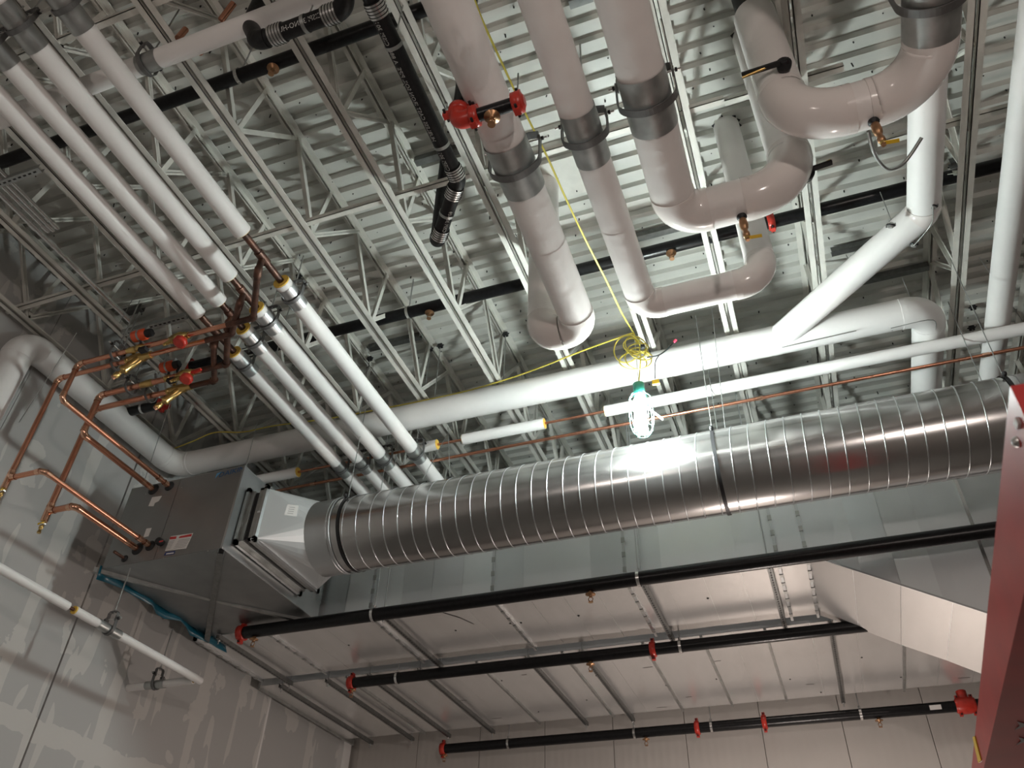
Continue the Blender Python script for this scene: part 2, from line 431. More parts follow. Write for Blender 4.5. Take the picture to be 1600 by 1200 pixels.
for t, (x, y), r in ((P1, (-1.40, 4.21), .126), (P2, (.205, 4.14), .103), (P3, (.495, 3.43), .133), (P4, (.495, 2.99), .136)):
    m = MB(); n = 13
    for k in range(n):        # torn black sealing membrane round the roof opening
        a = 2 * PI * k / n; a2 = 2 * PI * (k + .8) / n; e = random.uniform(.01, .03)
        if random.random() < .35: continue
        if k % 7 == 3: e = .065
        c = V((x, y, HD - .005))
        m.poly([c + V((math.cos(a), math.sin(a), 0)) * (r + .001), c + V((math.cos(a2), math.sin(a2), 0)) * (r + .001), c + V((math.cos((a + a2) / 2), math.sin((a + a2) / 2), 0)) * (r + e) + V((0, 0, -.01))], (0, 0, 1), .004)
    m.build('roof_seal', 'rubber', t)
clevis('clevis hanger on the large pipe with the tight U-bend', (-1.092, 2.72, ZP), (0, 1, 0), .131, HB)
clevis('clevis hanger on the slimmest of the large pipes', (-.635, 2.66, ZP), (0, 1, 0), .107, HB)
clevis('clevis hanger on the middle large pipe with drain valve', (-.243, 2.55, ZP), (0, 1, 0), .137, HB)
clevis('clevis hanger at the top edge on the right-hand large pipe', (1.222, 2.47, ZP), (0, 1, 0), .140, HB)
# black lever valves on two risers
def lever_valve(label, c, d1, d2, L):
    c = V(c); t = thing('butterfly_lever', label, 'valve', c)
    MB().lathe(c, V((0, -1, -.4)), [(-.05, .03), (0, .042), (.03, .045), (.035, .02), (.06, .02)], 16).build('gear_hub', 'dark_clamp', t)
    e = c + V((0, -1, -.4)).normalized() * .045
    MB().bar(e - V(d1) * .03, e + V(d1) * L, .018, .03, (0, -1, 0)).build('lever', 'rubber', t)
    MB().tube([e + V(d1) * L * .4, e + V(d2) * L], .008, 8).build('trigger', 'brass', t)
q = Yp(1225, 104, 2.83)
lever_valve('black lever handle valve on the right-hand riser near the roof', q, V((-1, .1, .12)).normalized(), V((-1, .06, -.05)).normalized(), .24)
q = Yp(1262, 272, 3.52)
lever_valve('black lever handle valve poking out beside the middle riser', q, V((1, 0, .12)).normalized(), V((1, 0, .28)).normalized(), .15)
# roof opening curb patch behind the first riser
c = V((-1.22, 4.19, HD))
tag(MB().box((c.x - .28, c.y - .20, HD - .012), (c.x + .34, c.y + .20, HD - .002)).build('roof_patch_plate', 'joist_paint'), 'white steel patch plate on the deck behind the U-bend riser', 'plate')

# ================================================================== WRAPPED HEADER PIPE, its branch and the right-hand pipes
ZM = 5.03; YM = 5.80
HP = thing('header_pipe', 'long white wrapped header pipe crossing behind the work light', 'pipe', (-2, YM, ZM), 'white header piping')
insulated(HP, [(-6.26, 3.62, 2.6), (-6.26, 3.62, ZM), (-6.26, YM, ZM), (1.52, YM, ZM), (1.52, 9.5, ZM)], .132, .2, 'asj', 'asj')
b0 = V((.27, YM, ZM)); b1 = V((1.46, YM - 1.10, ZM))
S, B = straights([b0, b1, (1.50, -2, ZM)], .14)
for a, b in S: MB().tube([a, b], .118, 26).build('branch_jacket', 'asj', HP)
for b in B: MB().tube(b, .121, 26).build('elbow_cover', 'pvc', HP)
def cable_clamp(label, p, d=(0, 0, 1)):
    p, d = V(p), V(d).normalized(); t = thing('cable_clamp', label, 'clamp', p, 'cable clamps on the header')
    MB().ring(p, d, .028, .006, 14, 6).build('hook', 'dark_clamp', t)
    MB().lathe(p - d * .02, d, [(0, .02), (.02, .024), (.04, .016)], 8).build('bolt_head', 'galv_old', t); u = V((1, 0, 0)) if abs(d.x) < .8 else V((0, 1, 0))
    MB().bar(p - u * .035, p + u * .035, .02, .012).build('saddle', 'galv_old', t)
cl = [('steel cable clamp at the lower edge of the header tee', (1220, 545)), ('steel cable clamp midway on the header right of the tee', (1340, 517)), ('steel cable clamp right of midway on the header', (1392, 513)),
      ('steel clamp on the upper side of the diagonal branch', (1392, 352)), ('steel clamp on the lower side of the diagonal branch', (1428, 382)), ('steel clamp at the branch elbow beside the right-hand joist', (1458, 322))]
for lb, (px, py) in cl: cable_clamp(lb, Zp(px, py, ZM - .10), (.3, -.4, .6))
def cable(label, pts, r=.004, m='galv_old', name='steel_cable', cat='cable', group='thin steel cables'):
    return tag(wire(smooth_path(pts, 6) if len(pts) > 2 else pts, r, 6).build(name, m), label, cat, group)
cable('thin steel wire running along the header between its clamps', [Zp(1222, 543, ZM - .14), Zp(1338, 517, ZM - .14)])
cable('thin steel wire bent round the right end of the header', [Zp(1392, 513, ZM - .14), Zp(1458, 500, ZM - .13), Zp(1458, 527, ZM - .13)])
cable('thin steel wire bent round the diagonal branch elbow', [Zp(1428, 384, ZM - .125), Zp(1455, 350, ZM - .125), Zp(1458, 322, ZM - .125)])
RP = thing('insulated_pipe', 'tall white wrapped pipe along the right edge of the picture', 'pipe', (2.06, 5, ZM))
MB().tube([(2.075, -1, ZM), (2.075, 9.5, ZM)], .098, 26).build('jacket', 'asj', RP)
for y in (4.2, 4.9): MB().tube([(2.075, y - .04, ZM), (2.075, y + .04, ZM)], .0995, 26, False).build('joint_tape', 'asj', RP)

# wrapped and bare copper lines crossing behind the light
ZC = 4.83
s_ = ZC / 4.45
YC1 = 5.595 * s_
CL = thing('insulated_pipe', 'copper line with interrupted white wrapping just below the header', 'pipe', (0, YC1, ZC))
MB().tube([(-5.4, YC1, ZC), (3.5, YC1, ZC)], .013, 12).build('copper_tube', 'copper', CL)
def xat(px, py, y, z):
    lo, hi = -9., 9.
    best = None
    v = Zp(px, py, z); return v.x
for pa, pb in (((380, 750), (466, 738)), ((652, 700), (682, 693)), ((722, 684), (850, 660)), ((945, 641), (1700, 498))):
    xa, xb = xat(*pa, YC1, ZC), xat(*pb, YC1, ZC)
    j = MB().tube([(xa, YC1, ZC), (xb, YC1, ZC)], .055, 24).build('jacket', 'asj', CL)
    for xe in (xa, xb):
        MB().lathe((xe - .004, YC1, ZC), (1, 0, 0), [(0, .053), (.008, .053)], 24).build('insulation_end', 'insulation', j)
YC2 = 5.83 * s_
C2 = thing('copper_pipe', 'bare copper line running under the wrapped one behind the work light', 'pipe', (0, YC2, ZC))
MB().tube([(-5.4, YC2, ZC), (3.5, YC2, ZC)], .016, 12).build('copper_tube', 'copper', C2)
for px, py in ((490, 757), (860, 674), (922, 671), (1186, 620), (1540, 556)):
    x = xat(px, py, YC2, ZC); MB().tube([(x - .03, YC2, ZC), (x + .03, YC2, ZC)], .020, 12).build('coupling', 'copper_joint', C2)

# ================================================================== FOUR WRAPPED PIPES ON THE LEFT
ZQ = 4.72
QX = [-4.22, -3.97, -3.72, -3.364]; QN = ['leftmost', 'second from left', 'third from left', 'rightmost']
Q_END = [(318, 488), (346, 470), (370, 428), (378, 362)]; Q_ST = [(388, 545), (395, 510), (415, 478), (441, 440)]
QH = [1.28, Zp(5, 60, ZQ).y, Zp(40, 36, ZQ).y, Zp(96, 12, ZQ).y]
QR = [.066, .068, .070, .070]; QT = []
def ysolve(x, px, py):        # y along a pipe at this x, height ZQ, closest to the picture row
    return Zp(px, py, ZQ).y
for i in range(4):
    x, r = QX[i], QR[i]; ye = ysolve(x, *Q_END[i]); ys = ysolve(x, *Q_ST[i])
    t = thing('insulated_pipe', 'white wrapped pipe, %s of the four parallel ones running over the spiral duct' % QN[i], 'pipe', (x, 3, ZQ), 'four parallel wrapped pipes')
    j = MB().tube([(x, -.8, ZQ), (x, ye, ZQ)], r, 26).build('jacket', 'asj', t)
    MB().lathe((x, ye - .004, ZQ), (0, 1, 0), [(0, r - .002), (.008, r - .004)], 26).build('insulation_end', 'insulation', j)
    MB().tube([(x, ye - .1, ZQ), (x, ys + .1, ZQ)], .028, 16).build('bare_pipe', 'copper_dark', t)
    j2 = MB().tube([(x, ys, ZQ), (x, 9.5, ZQ)], r, 26).build('jacket', 'asj', t)
    MB().lathe((x, ys - .010, ZQ), (0, 1, 0), [(0, r - .003), (.012, r - .001)], 26).build('insulation_end', 'insulation', j2)
    tee = (ye + ys) / 2
    MB().tube([(x, tee - .06, ZQ), (x, tee + .06, ZQ)], .036, 16).build('tee_fitting', 'copper_dark', t)
    shield(t, (x, ys + .16, ZQ), (0, 1, 0), r, .22, 'galv'); shield(t, (x, 6.0, ZQ), (0, 1, 0), r, .22, 'galv_old'); shield(t, (x, QH[i], ZQ), (0, 1, 0), r, .3, 'galv_old')
    for y, w in ((ys + .16, 'beside its yellow insulation end'), (6.0, 'just behind the spiral duct'), (QH[i], 'at the top left corner')):
        clevis('clevis hanger on the %s parallel wrapped pipe, %s' % (QN[i], w), (x, y, ZQ), (0, 1, 0), r + .004, HB, .03)
    QT.append((x, tee))
# wrapped pipe crossing at top left
TP = thing('insulated_pipe', 'white wrapped pipe crossing above the four parallel pipes at top left', 'pipe', (-3, 1.736, 4.99))
MB().tube([(-6.3, 1.736, 4.99), (-3.36, 1.736, 4.99)], .064, 24).build('jacket', 'asj', TP)
MB().tube([(-3.25, 1.736, 4.99), (-1.9, 1.736, 4.99)], .064, 24).build('jacket', 'asj', TP)
shield(TP, (-3.30, 1.736, 4.99), (1, 0, 0), .062, .16)
clevis('clevis hanger on the wrapped pipe crossing at top left', (-3.33, 1.736, 4.99), (1, 0, 0), .07, HD, .03, slack=1.5)
for (px, py), (qx, qy), lb in (((278, 60), (290, 46), 'wide copper stub just right of the top left clevis hanger'), ((345, 32), (365, 5), 'slim copper stub rising to a black roof hole at top left'), ((312, 82), (322, 74), 'tiny copper end peeking below the crossing wrapped pipe')):
    a, b = Zp(px, py, 5.18), Zp(qx, qy, 5.3)
    tag(MB().tube([a, b], .022, 14).build('copper_stub', 'copper'), lb, 'pipe', 'copper stubs at top left')

# ================================================================== AIR HANDLER
YA, YA2 = 5.066, 6.66; AX0, AX1 = -5.93, -4.625; AZ0, AZ1 = 3.375, 4.215
AH = thing('air_handler', 'grey steel air handling unit hung beside the left wall', 'air handler', (-5.28, 5.86, AZ0))
MB().box((AX0 + .01, YA + .012, AZ0 + .01), (AX1 - .01, YA2, AZ1)).build('casing', 'ahu_steel', AH)
MB().box((AX0, YA, AZ0), (-5.352, YA + .012, AZ1 + .01)).build('front_panel', 'ahu_steel', AH)
MB().box((-5.346, YA, AZ0), (AX1, YA + .012, AZ1 + .01)).build('front_panel', 'ahu_steel', AH)
MB().box((AX1 - .012, YA + .012, AZ0), (AX1 + .002, YA2, AZ1 + .01)).build('side_panel', 'galv', AH)
MB().box((AX0, YA, AZ1 + .01), (AX1, YA2, AZ1 + .016)).build('top_panel', 'galv', AH)
bp = MB().box((AX0, YA, AZ0 - .008), (AX1, YA2, AZ0)).build('bottom_panel', 'ahu_bottom', AH)
# shallow cross-broken bottom (four folded facets)
c = V(((AX0 + AX1) / 2, (YA + YA2) / 2, AZ0 - .042)); K = [V((AX0, YA, AZ0 - .008)), V((AX1, YA, AZ0 - .008)), V((AX1, YA2, AZ0 - .008)), V((AX0, YA2, AZ0 - .008))]
for k in range(4): MB().add([K[k], K[(k + 1) % 4], c], [(0, 1, 2)]).build('bottom_facet', 'ahu_bottom', AH)
def strut(name, a, b, m, parent, w=.041, t=.003, holes=0):
    """slotted channel, open side up"""
    a, b = V(a), V(b); d = (b - a).normalized(); sd = d.cross(V((0, 0, 1))).normalized(); u = V((0, 0, 1)); mb = MB()
    mb.bar(a, b, w, t); mb.bar(a + sd * (w / 2) + u * w / 2, b + sd * (w / 2) + u * w / 2, t, w); mb.bar(a - sd * (w / 2) + u * w / 2, b - sd * (w / 2) + u * w / 2, t, w)
    o = mb.build(name, m, parent)
    if holes:
        L = (b - a).length; n = int(L / .05); hm = MB()
        for k in range(n):
            p = a + d * (.03 + k * .05); hm.bar(p - d * .014 - u * .0022, p + d * .014 - u * .0022, .013, .001)
        hm.build('slot_row', 'rubber', o)['kind'] = 'stuff'
    return o
strut('diagonal_strut', (AX1 + .02, YA - .02, AZ0 - .075), (AX0, YA2, AZ0 - .075), 'strut_steel', AH, .05)
strut('diagonal_strut', (AX0 - .06, YA - .03, AZ0 - .045), (AX1, YA2, AZ0 - .045), 'galv_old', AH, .045)
def sticker(parent, pts, m, name='sticker', t=.002):
    P = [Yp(px, py, YA - .001) for px, py in pts]; return MB().poly(P, (0, -1, 0), t).build(name, m, parent)
sticker(AH, [(238, 777), (253, 775), (248, 783), (242, 786), (240, 791), (232, 791)], 'sticker')
sticker(AH, [(229, 826), (237, 825), (232, 838), (224, 840)], 'sticker')
s1 = sticker(AH, [(267, 838), (302, 833), (291, 857), (258, 861)], 'sticker', 'warning_label')
for pts in ([(266, 839), (276, 838), (275, 842), (265, 843)], [(281, 838), (300, 834), (299, 838), (279, 841)]):
    P = [Yp(px, py, YA - .0035) for px, py in pts]; MB().poly(P, (0, -1, 0), .0006).build('red_header', 'sticker_red', s1)
for k in range(6):
    for xa, xb in ((264.5 - k * 1.3, 273 - k * 1.3), (279 - k * 1.5, 297 - k * 1.5)):
        ya = 845.5 + k * 2.3 - (xa - 264) * .11; yb = ya - (xb - xa) * .13
        P = [Yp(xa, ya, YA - .0035), Yp(xb, yb, YA - .0035), Yp(xb - .3, yb + .8, YA - .0035), Yp(xa - .3, ya + .8, YA - .0035)]
        MB().poly(P, (0, -1, 0), .0005).build('print_line', 'sticker_grey', s1)
s2 = sticker(AH, [(259, 863), (274, 861), (272, 866), (256, 868)], 'sticker_blue', 'blue_label')
P = [Yp(px, py, YA - .0035) for px, py in [(260, 864.3), (272, 862.8), (271, 865), (259, 866.5)]]; MB().poly(P, (0, -1, 0), .0005).build('print_line', 'sticker', s2)
lg = sticker(AH, [(336, 748), (339, 740), (347, 737), (341, 742)], 'logo_light', 'logo_mark')
def text_mesh(txt, size):
    cu = bpy.data.curves.new('txt', 'FONT'); cu.body = txt; cu.size = size; cu.resolution_u = 2
    o = bpy.data.objects.new('txt', cu); COL.objects.link(o); dg = bpy.context.evaluated_depsgraph_get(); dg.update()
    me = bpy.data.meshes.new_from_object(o.evaluated_get(dg)); bpy.data.objects.remove(o, do_unlink=True)
    vs = [v.co.copy() for v in me.vertices]; fs = [tuple(p.vertices) for p in me.polygons]; bpy.data.meshes.remove(me); return vs, fs
vs, fs = text_mesh('DAIKIN', .075)
w = max(v.x for v in vs); p0 = Yp(341, 746, YA - .004); dx = (Yp(381, 735, YA - .004) - p0) * (1 / w)
MB().add([p0 + dx * v.x + V((0, 0, v.y)) for v in vs], fs).build('logo_lettering', 'logo_dark', AH)
kn = MB().lathe(Yp(253, 849, YA), (0, -1, 0), [(0, .03), (.02, .03), (.022, .036), (.055, .034), (.06, .03)], 14).build('disconnect_knob', 'rubber', AH)
MB().box(tuple(Yp(252, 846, YA - .062) - V((.02, .004, .006))), tuple(Yp(252, 846, YA - .062) + V((.02, 0, .006)))).build('red_mark', 'sticker_red', kn)
for px, py in ((284, 762), (266, 806), (247, 862), (228, 772), (325, 861), (255, 872)):
    MB().lathe(Yp(px, py, YA), (0, -1, 0), [(0, .007), (.003, .005)], 8).build('screw', 'band_steel', AH)
PORT = {'a': Yp(265, 760, YA), 'c': Yp(240, 765, YA), 'b': Yp(235, 853, YA), 'd': Yp(215, 858, YA), 'e': Yp(195, 873, YA)}
for k, p in PORT.items():
    R_ = .034 if k == 'e' else .05 if k in 'ab' else .058
    MB().lathe(p, (0, -1, 0), [(0, R_), (.006, R_), (.012, R_ * .7), (.02, R_ * .55)], 18).build('port_grommet', 'rubber', AH)
MB().tube([PORT['e'], PORT['e'] + V((0, -.14, .0))], .014, 12).build('drain_stub', 'copper_dark', AH)
for z in (AZ0 + .004, AZ1 + .006): MB().box((AX1 - .01, YA - .004, z - .006), (AX1 + .006, YA2, z + .006)).build('edge_trim', 'galv', AH)
MB().box((AX1 - .012, YA - .006, AZ0), (AX1 + .008, YA + .01, AZ1)).build('corner_post', 'galv', AH)
# torn protective film along the hidden left edge
fm = MB(); n = 14; rows = []
for k in range(n + 1):
    f = k / n; y = YA - .02 + (YA2 - YA + .35) * f; x = AX0 - .015 + .02 * math.sin(k * 1.7)
    rows.append((V((x + .01, y, AZ0 + .02)), V((x + .02 - .03 * math.sin(k * 2.1), y, AZ0 - .05 - (.07 if k == 0 else .02 * math.sin(k * 1.3) + .02)))))
fm.add([p for r in rows for p in r], [(2 * k, 2 * k + 1, 2 * k + 3, 2 * k + 2) for k in range(n)], True)
fo = tag(fm.build('protective_film', 'teal_film'), 'loose teal plastic film hanging under the air handler edge', 'film')
sl = fo.modifiers.new('thickness', 'SOLIDIFY'); sl.thickness = .003

# ================================================================== SPIRAL DUCT and its transition
SY, SZ, SR = 5.73, 3.715, .343
SP = thing('spiral_duct', 'round galvanised spiral duct crossing the whole picture', 'duct', (-1, SY, SZ - SR))
X0, X1 = -3.86, 5.5
MB().tube([(X0 + .9 * k, SY, SZ) for k in range(11)] , SR, 72, False).build('duct_shell', 'galv_spiral', SP)
hm = MB(); pitch = .136; n = int((X1 - X0) / pitch * 40); hv = []
for k in range(n + 1):
    a = -2 * PI * k / 40; xx = X0 + .12 + pitch * k / 40; e = V((0, math.cos(a), math.sin(a)))
    for dx, dr in ((-.005, 0), (-.003, .0035), (.003, .0035), (.005, 0)): hv.append(V((xx + dx, SY, SZ)) + e * (SR + dr))
hm.add(hv, [(4 * k + j, 4 * k + j + 1, 4 * k + j + 5, 4 * k + j + 4) for k in range(n) for j in range(3)], True)
hm.build('lock_seam', 'galv', SP)
MB().tube([(-4.06, SY, SZ), (-3.80, SY, SZ)], SR + .006, 72, False).build('round_collar', 'galv', SP)
for x in (-3.84, -3.81): MB().ring((x, SY, SZ), (1, 0, 0), SR + .007, .005, 60, 6).build('collar_bead', 'galv', SP)
def duct_ring(label, x):
    t = thing('duct_hanger', label, 'duct hanger', (x, SY, SZ - SR - .012), 'spiral duct hangers')
    MB().tube([(x - .014, SY, SZ), (x + .014, SY, SZ)], SR + .009, 60, False).build('band', 'dark_clamp', t)
    b = V((x, SY - SR * .80, SZ + SR * .66)); MB().lathe(b, (0, -1, .7), [(0, .014), (.02, .018), (.035, .012)], 10).build('clamp_bolt', 'dark_clamp', t)
    for dy in (-.24, .29): MB().tube([(x, SY + dy, SZ + .20), (x + .02, SY + dy, HB + .05)], .004, 6).build('hanger_cable', 'galv_old', t)
duct_ring('dark steel band hanger at the left end of the spiral duct', -3.72)
duct_ring('dark steel band hanger round the middle of the spiral duct', -.40)
duct_ring('steel band hanger at the right end of the spiral duct', 1.72)
# square to round transition
TX = -4.393; ty0, ty1, tz0, tz1 = 5.19, 6.24, 3.49, 4.005
def loft(sq, ci, n_side=10):
    """four flat triangles plus four corner cones"""
    return None
cir = lambda a: V((-4.05, SY + SR * math.cos(a), SZ + SR * math.sin(a)))
crn = [V((TX, ty0, tz0)), V((TX, ty1, tz0)), V((TX, ty1, tz1)), V((TX, ty0, tz1))]; ang = [PI, 1.5 * PI, 2 * PI, 2.5 * PI]
for k in range(4):
    a0 = ang[k]; pts = [cir(a0 + (PI / 2) * j / 8) for j in range(9)]
    for j in range(8): pass
    fan = MB().add([crn[k]] + pts, [(0, j + 1, j + 2) for j in range(8)], k > 4); fan.build('corner_facet', 'galv_duct', SP)
    MB().add([crn[k], crn[(k + 1) % 4], pts[-1]], [(0, 1, 2)]).build('transition_panel', 'galv_duct', SP)
for xx, ww, m in ((TX - .02, .03, 'galv'), (TX - .075, .05, 'galv_old'), (TX - .215, .03, 'galv_old')):
    fl = MB(); e = .03 if ww < .04 else .012
    y0, y1, z0, z1 = ty0 - e, ty1 + e, tz0 - e, tz1 + e
    fl.box((xx, y0, z0), (xx + ww, y0 + .012 + e, z1)); fl.box((xx, y1 - .012 - e, z0), (xx + ww, y1, z1)); fl.box((xx, y0, z0), (xx + ww, y1, z0 + .012 + e)); fl.box((xx, y0, z1 - .012 - e), (xx + ww, y1, z1))
    fl.build('duct_flange', m, SP)
MB().box((TX - .14, ty0 + .015, tz0 + .015), (TX - .07, ty1 - .015, tz1 - .015)).build('flexible_connector', 'rubber', SP)
MB().box((AX1 - .0, ty0, tz0), (TX - .135, ty1, tz1)).build('neck', 'galv_old', SP)
for yy, zz in ((ty0 - .015, tz1 + .015), (ty0 - .015, tz0 - .015), (ty1 + .01, tz0 - .015), (ty0 - .02, (tz0 + tz1) / 2)):
    MB().lathe((TX - .03, yy, zz), (1, 0, 0), [(0, .016), (.03, .016)], 8).build('flange_bolt', 'band_steel', SP)
# label on the sloping front triangle
n_ = (crn[3] - crn[0]).cross(cir(PI) - crn[0]).normalized()
def onface(px, py, off):
    v = ray(px, py); d = crn[0].dot(n_) / v.dot(n_); return v * d + n_ * off
sgn = 1 if n_.y < 0 else -1
lb = MB().poly([onface(*p, sgn * .001) for p in ((449, 788), (467, 790), (463, 807), (444, 805))], n_ * sgn, .001).build('paper_label', 'sticker', SP)
for k in range(4):
    MB().poly([onface(*p, sgn * .0025) for p in ((452 - k, 792 + k * 3.2), (461 - k, 793 + k * 3.2), (461 - k, 793.8 + k * 3.2), (452 - k, 792.8 + k * 3.2))], n_ * sgn, .0004).build('print_line', 'sticker_grey', lb)

# ================================================================== RECTANGULAR DUCTS
DZ = 3.39; DY0, DY1, DH = 6.71, 7.96, 1.25
D1 = thing('rectangular_duct', 'galvanised box duct behind and below the spiral duct', 'duct', (-3, 7.3, DZ), 'rectangular ducts')
joints = [-6.13, -5.27, -4.04, -2.74, -1.45, -.12, .12]
MB().box((joints[0], DY0 + .006, DZ + .006), (joints[-1], DY1 - .006, DZ + DH)).build('duct_core', 'galv_duct', D1)
def sheet(parent, quad, nrm, tilt, m='galv_duct', name='sheet_panel', t=.003):
    P = [V(q) for q in quad]; nn = V(nrm)
    P = [P[0] + nn * tilt, P[1] - nn * tilt, P[2] - nn * tilt, P[3] + nn * tilt]
    return MB().poly(P, nn, t).build(name, m, parent)
for a, b in zip(joints[:-1], joints[1:]):
    L = b - a; n = max(1, round(L / .32)); w = L / n
    for k in range(n):
        xa, xb = a + k * w, a + (k + 1) * w - .002
        sheet(D1, [(xa, DY0 + .004, DZ), (xb, DY0 + .004, DZ), (xb, DY0 + .004, DZ + DH), (xa, DY0 + .004, DZ + DH)], (0, -1, 0), random.uniform(-.009, .009), random.choice(COILS))
        sheet(D1, [(xa, DY0, DZ + .004), (xb, DY0, DZ + .004), (xb, DY1, DZ + .004), (xa, DY1, DZ + .004)], (0, 0, -1), random.uniform(-.003, .003), 'galv_bottom')
for x in joints:
    fl = MB().box((x - .012, DY0 - .028, DZ - .028), (x + .012, DY0 + .01, DZ + DH)); fl.box((x - .012, DY0 - .028, DZ - .028), (x + .012, DY1 + .02, DZ + .01))
    f_ = fl.build('joint_flange', 'galv', D1)
    cm = MB()
    for k in range(7):
        z = DZ + .06 + k * .15; cm.box((x - .016, DY0 - .034, z), (x + .016, DY0 - .02, z + .05)); y = DY0 + .08 + k * .17; cm.box((x - .016, y, DZ - .034), (x + .016, y + .05, DZ - .02))
    cm.build('joint_clips', 'galv_old', f_)['kind'] = 'stuff'
# sloping offset piece to the right, then a lower straight run
def slope(x): return DZ - .575 * (x - .12)
XE = 1.42
OF = thing('rectangular_duct', 'sloping offset piece of box duct at lower right', 'duct', (.75, 7.3, slope(.75)), 'rectangular ducts')
n = 4; w = (XE - .12) / n; HV = 1.33
MB().add([V((x, y, slope(x) + dz)) for x in (.125, XE) for y in (DY0 + .008, DY1) for dz in (.008, HV)], [(0, 1, 3, 2), (4, 6, 7, 5), (0, 2, 6, 4), (1, 5, 7, 3), (0, 4, 5, 1), (2, 3, 7, 6)]).build('duct_core', 'galv_duct', OF)
for k in range(n):
    xa, xb = .125 + k * w, .125 + (k + 1) * w - .003; ln = .28
    sheet(OF, [(xa, DY0 + .004, slope(xa)), (xb, DY0 + .004, slope(xb)), (xb + (.0 if k == n - 1 else ln * .0), DY0 + .004, slope(xb) + HV), (xa, DY0 + .004, slope(xa) + HV)], (0, -1, 0), .011 * (-1) ** k, COILS[(k * 2) % 3])
    sheet(OF, [(xa, DY0, slope(xa) + .004), (xb, DY0, slope(xb) + .004), (xb, DY1, slope(xb) + .004), (xa, DY1, slope(xa) + .004)], V((-.5, 0, -.87)), .004 * (-1) ** k, 'galv_bottom')
MB().bar((.12, DY0 - .004, slope(.12)), (XE, DY0 - .004, slope(XE)), .012, .014).build('edge_seam', 'galv', OF)
MB().bar((.12, DY0 - .004, slope(.12) + HV), (XE, DY0 - .004, slope(XE) + HV), .012, .014).build('edge_seam', 'galv', OF)
zl = slope(XE)
MB().box((XE - .012, DY0 - .03, zl - .03), (XE + .014, DY0 + .01, zl + HV)).build('joint_flange', 'band_steel', OF)
MB().box((XE - .012, DY0 - .03, zl - .03), (XE + .014, DY1 + .03, zl + .01)).build('joint_flange', 'galv', OF)
D3 = thing('rectangular_duct', 'low straight box duct continuing behind the red lift arm', 'duct', (3, 7.3, zl), 'rectangular ducts')
MB().box((XE + .016, DY0, zl), (5.0, DY1, zl + HV)).build('duct_body', 'galv_duct', D3)
MB().box((XE + .016, DY0 - .006, zl - .006), (5.0, DY0 + .006, zl + .006)).build('edge_seam', 'galv', D3)
# rear duct
EY0, EY1 = 8.15, 10.28
D2 = thing('rectangular_duct', 'wide galvanised duct overhead along the rear wall', 'duct', (-2, 9.2, DZ), 'rectangular ducts')
EX0, EX1 = -6.28, 1.95
MB().box((EX0, EY0, DZ + .006), (EX1, EY1, DZ + 1.0)).build('duct_core', 'galv_duct', D2)
ej = [EX0, -5.10, -3.48, -2.50, -1.63, -1.03, -.40, .89, EX1]
for a, b in zip(ej[:-1], ej[1:]):
    L = b - a; n = max(1, round(L / .42)); w = L / n
    for k in range(n):
        xa, xb = a + k * w, a + (k + 1) * w - .002
        sheet(D2, [(xa, EY0, DZ + .004), (xb, EY0, DZ + .004), (xb, EY1, DZ + .004), (xa, EY1, DZ + .004)], (0, 0, -1), random.uniform(-.003, .003), 'galv_bottom')
for x in ej[1:]:
    MB().box((x - .012, EY0 - .02, DZ - .028), (x + .012, EY1 + .02, DZ)).build('joint_flange', 'galv_old', D2)
MB().box((EX0 - .03, EY0, DZ - .03), (EX0, EY1 + .2, DZ + .05)).build('edge_angle', 'galv_old', D2)
for k in range(26):     # scuffs and screw points
    x = random.uniform(-4.5, 1.6); y = random.uniform(EY0 + .1, EY1 - .1)
    if k < 12: MB().bar((x, y, DZ - .0015), (x + random.uniform(.06, .14), y + random.uniform(-.02, .02), DZ - .0015), .008, .001).build('scuff_mark', 'stain', D2)
    else: MB().lathe((x, y, DZ), (0, 0, -1), [(0, .010), (.006, .007)], 8).build('screw_point', 'dark_clamp', D2)
for k, (px, py) in enumerate(((545, 1008), (712, 985), (904, 962), (1106, 935), (1224, 915), (797, 974), (814, 973))):
    MB().lathe(Zp(px, py, DZ), (0, 0, -1), [(0, .012), (.006, .008)], 8).build('screw_point', 'dark_clamp', D1)
a = Zp(692, 957, DZ); b = Zp(740, 975, DZ)
MB().strap([a - V((0, 0, .0015)), (a + b) / 2 + V((.02, -.01, -.0015)), b - V((0, 0, .0015))], V((0, 1, 0)), .025, .001).build('scuff_mark', 'stain', D1)

# trapeze channels under the ducts
tz = DZ - .075
def trapeze(label, x, y0, y1, rods):
    t = thing('strut_channel', label, 'channel', (x, (y0 + y1) / 2, tz), 'slotted channels under the ducts')
    strut('channel', (x, y0, tz), (x, y1, tz), 'strut_steel', t, .041, .003, 1)
    for y, zt in rods:
        r = MB().tube([(x, y, tz - .05), (x, y, zt)], .006, 8).build('rod', 'galv', t)
        MB().lathe((x, y, tz - .022), (0, 0, 1), [(0, .014), (.014, .014)], 6).build('nut', 'band_steel', r)
for i, x in enumerate([-5.77, -3.86, -1.30, -.20]):
    trapeze('slotted steel channel under the front box duct, %s from the left' % ORD[i], x, DY0 - .09, DY1 + .09, [(DY0 - .06, HB), (DY1 + .06, DZ + 1.2)])
for i, x in enumerate([-5.93, -5.31, -4.77, -4.14, -2.87, -2.27, .22]):
    trapeze('slotted steel channel under the rear duct, %s from the left' % ORD[i], x, EY0 - .09, EY1 + .09, [(EY0 - .06, DZ + 1.1), (EY1 + .05, DZ + 1.1)])

